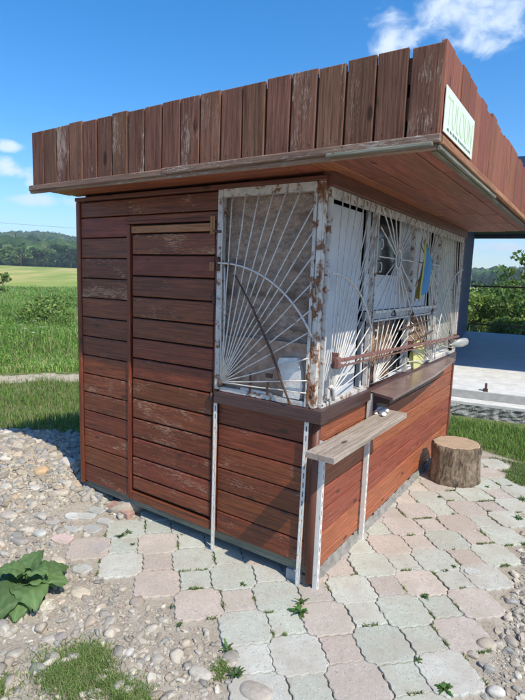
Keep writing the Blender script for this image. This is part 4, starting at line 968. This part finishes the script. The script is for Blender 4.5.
for xi, yi, si in zip(x, y, s):
    m_ = 34; q = rs.uniform(.12, .28); P = np.array([xi, yi, float(height(xi, yi))+rs.uniform(.15, .34)])+rs.normal(size=(m_, 3))*np.array([q, q, q*.45]); a = rs.normal(size=(m_, 3)); a /= np.linalg.norm(a, axis=1)[:, None]; e = np.cross(a, rs.normal(size=(m_, 3))); e /= np.linalg.norm(e, axis=1)[:, None]
    z = (.012+.0011*si)*rs.uniform(.7, 1.3, (m_, 1)); c_l = np.array(((.10, .22, .03), (.15, .30, .045), (.22, .35, .065))[rs.integers(3)])*rs.uniform(.85, 1.15)
    A_.append((np.stack([P-a*z, P-e*z*.5, P+a*z, P+e*z*.5], 1).reshape(-1, 3), np.repeat(c_l[None]*rs.uniform(.8, 1.2, (m_, 1)), 4, 0)))
Vv = np.concatenate([q[0] for q in A_]); tag(arr_mesh('meadow', Vv, np.arange(len(Vv)).reshape(-1, 4), np.concatenate([q[1] for q in A_]), M['leaf']), 'leafy meadow herbs growing among the tall grass', 'herbs', None, 'stuff')
# lawn on the right
n = 30000; x = rs.uniform(-.6, 3.2, n); y = rs.uniform(2.6, 4.75, n); k = (right_grass(x, y) > rs.uniform(.3, 1, n)) & ~((x < .03) & (y < 3.05)) & (np.hypot(x-.275, y-2.16) > .24); x, y = x[k], y[k]
k = (y < 4.22+.16*x); x, y = x[k], y[k]
grass_obj('grass', np.stack([x, y, height(x, y)], -1), rs.uniform(.04, .10, len(x)), rs.uniform(.004, .008, len(x)), gcols(len(x), 4, ((.11, .21, .04), (.16, .27, .06), (.21, .29, .08))), 'fresh green lawn between the paving and the pavilion', .8, 4)
n = 9000; x = rs.uniform(.75, 2.2, n); y = rs.uniform(1.6, 3.2, n); pt = np.sin(x*7)*np.cos(y*6+x*3); k = (pt > .1) & (rs.uniform(size=n) < .5) & (x > 1.0-.1*(y-1.6)); x, y = x[k], y[k]
grass_obj('grass', np.stack([x, y, height(x, y)], -1), rs.uniform(.02, .06, len(x)), rs.uniform(.003, .006, len(x)), gcols(len(x), 5), 'patchy grass in the dirt right of the paving', .8, 5)
# slope behind the pavilion
n = 26000; az = rs.uniform(-12, 22, n); d = 14*(60/14)**rs.uniform(0, 1, n); x, y = azpt(az, d); k = (y > 14.6) & (rs.uniform(size=n) < .8); x, y, d = x[k], y[k], d[k]
grass_obj('meadow', np.stack([x, y, height(x, y)], -1), rs.uniform(.2, .6, len(x)), .006+.0016*d, gcols(len(x), 6, ((.10, .17, .04), (.16, .22, .07), (.22, .25, .10))), 'light green grass on the slope behind the pavilion', .5, 6)
# tufts
def tuft(px_, py_, n, sp, hh, lab, seed, w=.0032, cols=((.10, .19, .04), (.15, .25, .06), (.22, .29, .09), (.28, .29, .14))):
    r = np.random.default_rng(seed); x0, y0 = gp(px_, py_)
    x = r.normal(size=n)*sp[0]; y = r.normal(size=n)*sp[1]; P = np.stack([x, y, np.zeros(n)], -1)
    V_, F2, C_ = blades(P, r.uniform(.4, 1, n)*hh, r.uniform(.6, 1.3, n)*w, gcols(n, seed, cols), 1.1, seed)
    o_ = arr_mesh('grass_tuft', V_, F2, C_, M['grass']); o_.location = (x0, y0, float(height(x0, y0))-.005); tag(o_, lab, 'grass tuft', 'grass tufts in the gravel')
tuft(72, 672, 4800, (.085, .062), .045, 'dense green grass tuft in the gravel at lower left', 31)
tuft(93, 655, 1600, (.045, .035), .045, 'small grass tuft joined to the dense tuft at lower left', 32)
tuft(128, 694, 3000, (.090, .035), .042, 'grass tuft at the bottom edge below the upright pebble', 33)
tuft(2, 686, 900, (.03, .03), .04, 'grass tuft at the lower left picture corner', 34)
tuft(222, 668, 700, (.025, .035), .03, 'sparse grass tuft at the ragged left edge of the paving', 35)
# leafy weeds in the joints
def leaf(mb, P, a, ln, wd, el, col, curl=.6, seg=6, serr=.0):
    P = Vector(P); d = Vector((math.cos(a), math.sin(a), 0)); s = Vector((-math.sin(a), math.cos(a), 0)); vs = []
    q = P.copy(); e = el
    for k in range(seg+1):
        u = k/seg; w = wd*math.sin(math.pi*min(1, (u*.93+.05)))**.8*(1-.25*u)*(1+(serr if k % 2 else -serr)); fold = .18*w
        vs += [q-s*w/2+Vector((0, 0, fold)), q.copy(), q+s*w/2+Vector((0, 0, fold))]
        q = q+(d*math.cos(e)+EZ*math.sin(e))*(ln/seg); e -= curl/seg
    fs = []
    for k in range(seg): b_ = k*3; fs += [(b_, b_+1, b_+4, b_+3), (b_+1, b_+2, b_+5, b_+4)]
    mb.add(vs, fs, None, col, True)
def weed(px_, py_, size, n, lab, seed, serr=.25, col=(.08, .15, .04), name='weed', asp=.28, wd0=None):
    rd = random.Random(seed); x0, y0 = gp(px_, py_); mb = MB()
    for k in range(n):
        a = 2.4*k+rd.uniform(-.4, .4); c = tuple(v*rd.uniform(.75, 1.3) for v in col); leaf(mb, (rd.uniform(-1, 1)*size*.12, rd.uniform(-1, 1)*size*.12, 0), a, size*rd.uniform(.5, 1), size*asp*rd.uniform(.7, 1.2), rd.uniform(.2, 1.1), c, rd.uniform(.5, 1.3), 6, serr)
    o_ = mb.build(name, M['leaf']); o_.location = (x0, y0, .0); tag(o_, lab, 'weed', 'weeds growing between the pavers')
for i, q in enumerate(((300, 613, .070, 16, 'dark jagged weed at the foot of the near kiosk corner'), (301, 603, .05, 8, 'upright weed sprig right below the white corner strip'),
    (120, 537, .05, 14, 'pale leafy weed between the slabs near the door'), (133, 545, .035, 8, 'small weed sprig next to the leafy one near the door'), (128, 533, .04, 8, 'weed sprig in the joint below the left door post'),
    (243, 585, .030, 16, 'small bright weed in the joint below the door side wall'), (172, 607, .025, 10, 'tiny weed left of the pink paver'), (180, 625, .028, 12, 'small clover weed at the left paving edge'),
    (182, 535, .02, 6, 'tiny weed in the shade by the middle steel strip'), (227, 650, .05, 12, 'bushy weed at the ragged lower paving edge'), (236, 675, .055, 14, 'larger weed near the bottom of the paving edge'),
    (425, 597, .035, 12, 'small weed in a joint right of centre'), (454, 567, .030, 12, 'small weed near the right paving edge'), (418, 661, .030, 12, 'small weed in the lower right paving'), (445, 690, .055, 18, 'leafy weed at the bottom edge of the right paving'), (519, 519, .05, 14, 'weed clump at the right picture edge beside the paving'), (522, 500, .05, 12, 'upper weed clump at the right picture edge'),
    (440, 497, .035, 12, 'weed in the joint in front of the log'), (487, 487, .03, 12, 'weed in a joint right of the log'))):
    weed(*q, seed=50+i)
def joint_tufts(k, seed):
    rd = random.Random(seed); o_ = []; bl = sorted(bigs); h_, q_ = PP/2, PP/2-HD
    while len(o_) < k:
        i, j = rd.choice(bl); cx, cy = PX+i*PP, PY+j*PP; sx, sy = rd.choice((-1, 1)), rd.choice((-1, 1)); u0 = rd.random(); ln = rd.uniform(.1, .5)
        if cy < .9 and rd.random() < .55: continue
        pts = []
        for _ in range(int(26*ln/.3)+6):
            u = min(1, max(0, u0+rd.uniform(-ln, ln)*.5)); pts.append((cx+sx*(q_+(h_-q_)*u)+rd.gauss(0, .0035), cy+sy*(h_+(q_-h_)*u)+rd.gauss(0, .0035), -.006))
        if min(p_[0] for p_ in pts) < .03 and max(p_[1] for p_ in pts) > .0: continue
        o_.append(np.array(pts))
    return o_
CP = joint_tufts(105, 5)
CP = np.concatenate(CP); grass_obj('moss', CP, rs.uniform(.008, .024, len(CP)), rs.uniform(.002, .005, len(CP)), gcols(len(CP), 19, ((.10, .18, .04), (.15, .22, .06), (.20, .22, .08))), 'tiny sprouts and moss dotted along the paver joints', 1.0, 19, cat='moss')
# grass lines in the joints of the far paving
n = 5200; P = []
while len(P) < n:
    x = rs.uniform(.1, 1.0); y = rs.uniform(1.6, 3.0)
    if in_paving(x, y) or np.sin(x*5+1)*np.cos(y*3.3) < .05+.9*max(0, (2.0-y)) : continue
    P.append((x, y, -.01))
P = np.array(P); P = P[np.hypot(P[:, 0]-.275, P[:, 1]-2.16) > .22]
grass_obj('grass', P, rs.uniform(.015, .035, len(P)), np.full(len(P), .003), gcols(len(P), 9, ((.10, .19, .04), (.15, .22, .06))), 'moss and grass in the joints of the far paving', .8, 9)
# broad leaf plant
rd = random.Random(4); BS = 1.25; bp_ = empty('burdock_plant', (*gp(28, 592), -.01)); tag(bp_, 'large broad leaved green plant in the gravel at the left edge', 'plant')
def broadleaf(a, ln, wd, r0, h0, el, curl, col):
    mb = MB(); d = Vector((math.cos(a), math.sin(a), 0)); s = Vector((-math.sin(a), math.cos(a), 0)); q = d*r0+EZ*h0; e = el; vs = []; cs = []; nu, nv = 12, 14; ph = rd.uniform(0, 6)
    for k in range(nv+1):
        u = k/nv; w = wd*1.25*(math.sin(math.pi*min(.975, .16+.84*u))**.5)*(1.2-.5*u)
        for i in range(nu+1):
            v = i/nu*2-1; rip = .006*math.sin(u*13+abs(v)*4+ph)*abs(v)+.004*math.sin(abs(v)*9-u*24)*(.3+abs(v)); vs.append(q+s*v*w/2*(1+.025*math.sin(u*21+ph)*(abs(v) > .9))+EZ*(rip+abs(v)**1.3*w*.10-.012*abs(v)**3+.0035*math.sin(u*38+ph)*math.cos(v*11+ph))+d*(-abs(v)**2*.02))
            vein = 1.35 if abs(v) < .08 else (1.12 if math.sin(abs(v)*9-u*24) > .8 else 1); cs.append(tuple(c*vein for c in col))
        q = q+(d*math.cos(e)+EZ*math.sin(e))*(ln/nv); e -= curl/nv
    fs = [(k*(nu+1)+i, k*(nu+1)+i+1, (k+1)*(nu+1)+i+1, (k+1)*(nu+1)+i) for k in range(nv) for i in range(nu)]; mb.add(vs, fs, None, cs, True)
    mb.v = [tuple(c_*BS for c_ in q_) for q_ in mb.v]; tube(mb, [(0, 0, 0), tuple(d*r0*.5+EZ*h0*.7), tuple(d*r0+EZ*h0)], .004, 6, (.14, .22, .07)); return mb.build('leaf', M['leaf'], bp_)
for (a, ln, wd, r0, h0, el, cu) in ((-2.6, .19, .13, .03, .05, .35, 1.1), (-1.9, .20, .14, .02, .05, .30, 1.2), (-1.2, .20, .13, .03, .06, .35, 1.2), (-.4, .18, .12, .03, .06, .5, 1.3), (.5, .16, .11, .03, .07, .6, 1.3), (1.4, .17, .12, .02, .06, .5, 1.2), (2.3, .18, .12, .03, .05, .4, 1.2), (3.0, .20, .13, .04, .05, .3, 1.1), (.1, .13, .09, .02, .10, .9, 1.4), (-2.2, .13, .09, .01, .10, .8, 1.4), (1.9, .11, .08, .01, .11, 1.0, 1.5), (-1.6, .14, .10, .06, .03, .15, .8), (-.8, .15, .11, .05, .04, .2, .9), (.9, .12, .09, .04, .05, .3, 1.0), (-2.9, .14, .10, .06, .03, .2, .8), (2.7, .12, .09, .04, .08, .6, 1.3)):
    k = rd.uniform(.85, 1.2); broadleaf(a, ln, wd, r0, h0, el, cu, (.12*k, .20*k, .075*k))
# white umbel flowers in the meadow
for i, (px_, py_) in enumerate(((20, 330), (25, 334), (35, 325), (43, 332), (33, 338))):
    fl_lab = ('leftmost white umbel wildflower in the meadow grass', 'white wildflower second from the left in the meadow', 'topmost white wildflower of the meadow group', 'rightmost white wildflower of the meadow group', 'lowest white wildflower of the meadow group')[i]
    x, y = gp(px_, py_, .35); f = empty('wildflower', (x, y, float(height(x, y)))); tag(f, fl_lab, 'flower', 'white wildflowers in the meadow')
    mb = MB(); tube(mb, [(0, 0, 0), (.01, 0, .3), (.0, .01, .55)], .004, 5, (.10, .17, .05)); mb.build('stem', M['leaf'], f)
    mb = MB()
    for k in range(9):
        a = k*2.4; r = .012*k**.6; c = Vector((r*math.cos(a), r*math.sin(a), .56+.004*(k % 3)))
        mb.add([c+Vector((.012*math.cos(b_), .012*math.sin(b_), .002*(j_ % 2))) for j_, b_ in enumerate([2*math.pi*z/7 for z in range(7)])], [tuple(range(7))], None, (.75, .75, .70))
    mb.build('flower_head', M['leaf'], f)

# ------------------------------------------------------------------ trees and bushes
def leafcloud(rs, cen, rad, n, size, cols, flat=.6):
    d = rs.normal(size=(n, 3)); d /= np.linalg.norm(d, axis=1)[:, None]; r = rs.uniform(.35, 1.05, n)**.5
    P = np.array(cen)+d*r[:, None]*np.array(rad); a = rs.normal(size=(n, 3)); a /= np.linalg.norm(a, axis=1)[:, None]; b_ = np.cross(a, rs.normal(size=(n, 3))); b_ /= np.linalg.norm(b_, axis=1)[:, None]
    sz = (size*rs.uniform(.6, 1.3, n))[:, None]; V_ = np.stack([P-a*sz, P-b_*sz*flat, P+a*sz, P+b_*sz*flat], 1).reshape(-1, 3)
    F2 = np.arange(n*4).reshape(-1, 4); C_ = np.repeat(cols[rs.integers(len(cols), size=n)]*rs.uniform(.75, 1.25, (n, 1)), 4, 0); return V_, F2, C_
GC = np.array([(.09, .16, .03), (.13, .21, .045), (.17, .25, .06), (.07, .125, .028)]); GD = np.array([(.030, .065, .020), (.045, .085, .025), (.06, .105, .03)]); GL = np.array([(.17, .25, .055), (.22, .30, .08), (.13, .20, .045)])
def tree(name, x, y, Hh, crown_r, trunk_h, ncl, nleaf, lsz, cols, lab, cat, grp, seed, spread=1.0, zoff=0):
    rs = np.random.default_rng(seed); rd = random.Random(seed); z0 = float(height(x, y))+zoff; T = empty(name, (x, y, z0)); tag(T, lab, cat, grp)
    mb = MB(); tr = max(.015, Hh*.016)
    tube(mb, [(0, 0, -.1), (rd.uniform(-.03, .03)*Hh, rd.uniform(-.03, .03)*Hh, Hh*.45), (rd.uniform(-.05, .05)*Hh, rd.uniform(-.05, .05)*Hh, Hh*.85)], [tr, tr*.7, tr*.25], 7)
    Vs, Fs, Cs = [], [], []; b_ = 0
    for k in range(ncl):
        a = rd.uniform(0, 6.28); zz_ = trunk_h+(Hh-trunk_h)*rd.random()**.8; fr_ = (zz_-trunk_h)/(Hh-trunk_h+.01)
        rr_ = crown_r*math.sqrt(rd.random())*(1-.55*fr_**1.6)*spread; c = (rr_*math.cos(a), rr_*math.sin(a), zz_)
        tube(mb, [(0, 0, max(0.05, zz_*.55)), (c[0]*.5, c[1]*.5, zz_*.8), c], [tr*.35, tr*.22, tr*.08], 5)
        q = crown_r*rd.uniform(.22, .42); V_, F2, C_ = leafcloud(rs, c, (q, q, q*.75), nleaf//ncl, lsz, cols); Vs.append(V_); Fs.append(F2+b_); Cs.append(C_*rd.uniform(.8, 1.2)); b_ += len(V_)
    mb.build('trunk', M['bark'], T); arr_mesh('crown', np.concatenate(Vs), np.concatenate(Fs), np.concatenate(Cs), M['leaf'], T)
    return T
def gaz(px_, d):
    v = fw+rt*((px_-262.5)/499.97)-up*((290-350)/499.97); a = math.atan2(-v.x, v.y); return CAM.x-math.sin(a)*d, CAM.y+math.cos(a)*d
BG = 'bushes behind the pavilion'
blab = ['yellow green bush right behind the pavilion rail by the navy wall', 'green bush second along behind the pavilion rail', 'loose light bush in the middle behind the rail', 'taller leafy bush behind the rail towards the right edge',
        'dense bush at the right edge behind the rail', 'low bush on the slope left of the sparse tree', 'pale bush farther down the slope', 'darker bush far behind the navy wall', 'rounded bush beyond the right edge of the rail', 'low scrub bush closest to the rail']
for i, (px_, d, Hh, cr, cols) in enumerate(((478, 19, 2.1, 1.1, GL), (492, 22, 2.4, 1.4, GC), (503, 20, 2.0, 1.2, GL), (513, 24, 2.9, 1.5, GC), (528, 19, 2.6, 1.3, GC), (486, 30, 2.6, 2.0, GC), (500, 34, 2.8, 2.2, GL), (468, 33, 3.0, 2.2, GD), (545, 24, 3.2, 1.8, GC), (520, 17.5, 1.0, .8, GL))):
    x, y = gaz(px_, d); tree('bush', x, y, Hh*.68, cr, Hh*.10, 18, 2300, .07 if d < 25 else .10, cols, blab[i], 'bush', BG, 100+i)
x, y = gaz(519, 26); tree('tree', x, y, 3.5, 1.1, 1.6, 12, 900, .085, GC, 'sparse thin tree rising above the bushes at the right edge', 'tree', None, 130)
x, y = gaz(3, 33); tree('bush', x, y, 1.5, .6, .3, 8, 420, .08, GL, 'small sapling standing in the meadow at the left picture edge', 'bush', None, 131)
x, y = gaz(50, 16); tree('bush', x, y, .95, 1.0, .15, 10, 1600, .05, GL, 'low leafy shrub in the meadow left of the kiosk', 'bush', None, 132)
# trees along the far field edge
el = ['rounded tree at the wood edge next to the kiosk wall', 'broad tree at the wood edge', 'darker tree at the wood edge']
for i, (px_, d, Hh, cr, cols, lab) in enumerate(((60, 172, 6.6, 3.6, GD, 'rounded dark tree at the wood edge nearest the kiosk'), (72, 176, 6.0, 3.2, GD, 'smaller dark tree at the wood edge beside the kiosk wall'), (48, 178, 5.4, 3.0, GC, 'lighter tree left of the rounded one at the wood edge'), (36, 180, 5.8, 3.2, GD, 'tree in the middle of the far wood edge'),
        (22, 176, 6.2, 3.8, GC, 'broad pale tree at the wood edge'), (10, 178, 5.6, 3.2, GC, 'pale tree at the left end of the wood edge'), (-4, 180, 6.2, 3.4, GD, 'dark tree past the left end of the wood edge'), (84, 180, 5.5, 3.2, GD, 'tree at the wood edge half behind the kiosk'))):
    x, y = gaz(px_, d); tree('tree', x, y, Hh, cr, 1.0, 12, 900, .42, cols, lab, 'tree', 'trees along the far field edge', 140+i)
# wooded hills
rs = np.random.default_rng(77); Vs, Fs, Cs = [], [], []; b_ = 0; V1, F1 = ICO[1]
pal = np.array([(.050, .115, .025), (.070, .145, .03), (.095, .175, .035), (.045, .095, .024), (.12, .19, .045)])
def crown_add(x, y, r, h, nl):
    global b_
    z = float(height(x, y)); col = pal[rs.integers(len(pal))]*rs.uniform(.8, 1.25)
    V_ = V1*(1+rs.uniform(-.15, .15, (len(V1), 1)))*np.array([r, r, h*.55])+np.array([x, y, z+h*.5]); n4 = len(F1)
    Q = np.concatenate([F1, F1[:, 2:3]], 1); 
    Vs.append(V_); Fs.append(Q+b_); Cs.append(np.tile(col*.8, (len(V_), 1))); b_ += len(V_)
    V2, F2, C2 = leafcloud(rs, (x, y, z+h*.5), (r*1.1, r*1.1, h*.62), nl, r*.22, col[None]); Vs.append(V2); Fs.append(F2+b_); Cs.append(C2); b_ += len(V2)
for k in range(2300):
    az = rs.uniform(46, 72); d = 182+(680-182)*rs.uniform()**.8; x, y = azpt(az, d); crown_add(x, y, rs.uniform(3.2, 5.5), rs.uniform(7, 11)*(.7 if d < 200 else 1), 26)
for k in range(900):
    az = rs.uniform(-10, 18); d = 200+(680-200)*rs.uniform()**.8; x, y = azpt(az, d); crown_add(x, y, rs.uniform(3.2, 5.5), rs.uniform(6, 9), 22)
Vs = np.concatenate(Vs); Fs = np.concatenate(Fs); Cs = np.concatenate(Cs)
# triangles were padded to quads: split them again
tri = Fs[:, 2] == Fs[:, 3]
Fq = Fs[~tri]; Ft = Fs[tri][:, :3]; allF = np.concatenate([Ft, Fq[:, :3], Fq[:, [0, 2, 3]]], 0)
tag(arr_mesh('forest', Vs, allF, Cs, M['leaf']), 'dense green forest covering the distant hills', 'forest', None, 'stuff')

# ------------------------------------------------------------------ pavilion
yawp = R_(9)
PV = empty('pavilion', (0, 0, 0)); tag(PV, 'navy blue pavilion with concrete deck behind the kiosk', 'pavilion')
def pvx(x, y): # local -> world, front edge passes (-.3, 4.75)
    return (-.3+x*math.cos(yawp)-y*math.sin(yawp), 4.72+x*math.sin(yawp)+y*math.cos(yawp))
def pbox(mb, x0, x1, y0, y1, z0, z1, bev=.004):
    t2 = MB(); bx(t2, (x0, y0, z0), (x1, y1, z1), bev); t2.v = [(*pvx(a, b_), c) for a, b_, c in t2.v]; mb.add(t2.v, t2.f, t2.uv, t2.c)
mb = MB(); pbox(mb, -2.1, 5.5, 0, 2.05, -.1, .30, .006); s1_ = mb.build('deck', M['concrete'], PV)
mb = MB(); pbox(mb, -2.1, 5.5, 2.054, 9.3, -.1, .302, .006); mb.build('deck', M['deck'], PV)  # rear deck: same concrete, with the canopy shade put into its colour
mb = MB(); pbox(mb, -2.1, 5.5, -.012, -.001, .185, .288, .001); mb.build('riser', M['concrete_grey'], PV)  # upright face of the pale concrete, its shade put into the colour
mb = MB(); pbox(mb, -2.1, 5.5, -.24, -.013, .145, .185, .006); mb.build('ledge', M['concrete'], PV)
mb = MB(); nu, nv = 150, 8; vs = []
for j in range(nv+1):
    for i in range(nu+1):
        x = -2.1+7.6*i/nu; z = -.06+.205*j/nv; y = -.25-.02*(1-j/nv)+random.uniform(-.014, .014); vs.append((*pvx(x, y), z+random.uniform(-.006, .006)))
mb.add(vs, [(j*(nu+1)+i, j*(nu+1)+i+1, (j+1)*(nu+1)+i+1, (j+1)*(nu+1)+i) for j in range(nv) for i in range(nu)], None)
pbox(mb, -2.1, 5.5, -.225, -.02, -.1, .144, .004); mb.build('foundation', M['rough_concrete'], PV)
mb = MB(); pbox(mb, .33, .39, -.0, .20, .3, .306, .001); pbox(mb, .345, .375, .02, .10, .306, .40, .001); mb.build('anchor_plate', M['rustdark'], PV)
mb = MB(); pbox(mb, -1.3, 5.8, 1.05, 1.25, 2.95, 3.52, .01); pbox(mb, -1.3, 5.8, 1.26, 9.3, 3.16, 3.38, .01); pbox(mb, -1.3, 5.8, 9.1, 9.28, 3.07, 3.158, .01); mb.build('roof', M['navy'], PV)
mb = MB()
xw = -1.10; 
pbox(mb, -.42, -.35, 1.3, 9.25, .304, 3.155, .002)
w_ = mb.build('wall', M['navy'], PV); tag(w_, 'ribbed navy metal side wall'); mb = MB()
for k in range(20): y0 = 1.4+k*.40; pbox(mb, -.349, -.325, y0, y0+.035, .306, 3.14, .004)
mb.build('wall_ribs', M['navyrib'], w_)
mb = MB()
for k, (a, b_) in enumerate(((-.30, 5.5),)):
    pbox(mb, a, b_, 9.12, 9.16, 1.655, 1.70, .003); pbox(mb, a, b_, 9.12, 9.16, .53, .57, .003)
pbox(mb, 5.4, 5.46, 9.1, 9.18, .3, 1.7, .003); pbox(mb, 2.6, 2.66, 9.1, 9.18, .3, 1.7, .003)
mb.build('railing', M['rustdark'], PV)
for xx, yy in ((5.3, 1.3), (5.3, 9.0)):
    mb = MB(); pbox(mb, xx, xx+.12, yy, yy+.12, .304, 3.058, .004); mb.build('post', M['navy'], PV)
# power line far over the meadow
for zt, lab in ((9.2, 'upper thin overhead power cable over the far meadow'), (7.6, 'lower thin overhead power cable over the far meadow')):
    mb = MB(); pts = []
    for k in range(41):
        az = 25+60*k/40; x, y = azpt(az, 95); pts.append((x, y, zt+1.2*((k-20)/20)**2))
    tube(mb, pts, .018, 5); tag(mb.build('power_cable', M['rustdark']), lab, 'cable')

# ------------------------------------------------------------------ haze
HAZE = True
if HAZE:
    mb = MB(); a, b_, z0, z1 = -1000, 1000, -8, 70; vs = [(x, y, z) for z in (z0, z1) for (x, y) in ((a, a), (b_, a), (b_, b_), (a, b_))]
    mb.add(vs, [(3, 2, 1, 0), (4, 5, 6, 7), (0, 1, 5, 4), (1, 2, 6, 5), (2, 3, 7, 6), (3, 0, 4, 7)])
    m = bpy.data.materials.new('haze'); m.use_nodes = True; m.node_tree.nodes.clear(); o = N(m.node_tree, 'ShaderNodeOutputMaterial'); v = N(m.node_tree, 'ShaderNodeVolumePrincipled', Density=.0009, Anisotropy=.2)
    v.inputs['Color'].default_value = (.80, .88, 1.0, 1); L(m.node_tree, v.outputs[0], o.inputs['Volume'])
    hz_ = mb.build('haze', m); tag(hz_, 'thin summer haze over the whole view', 'haze', None, 'stuff')
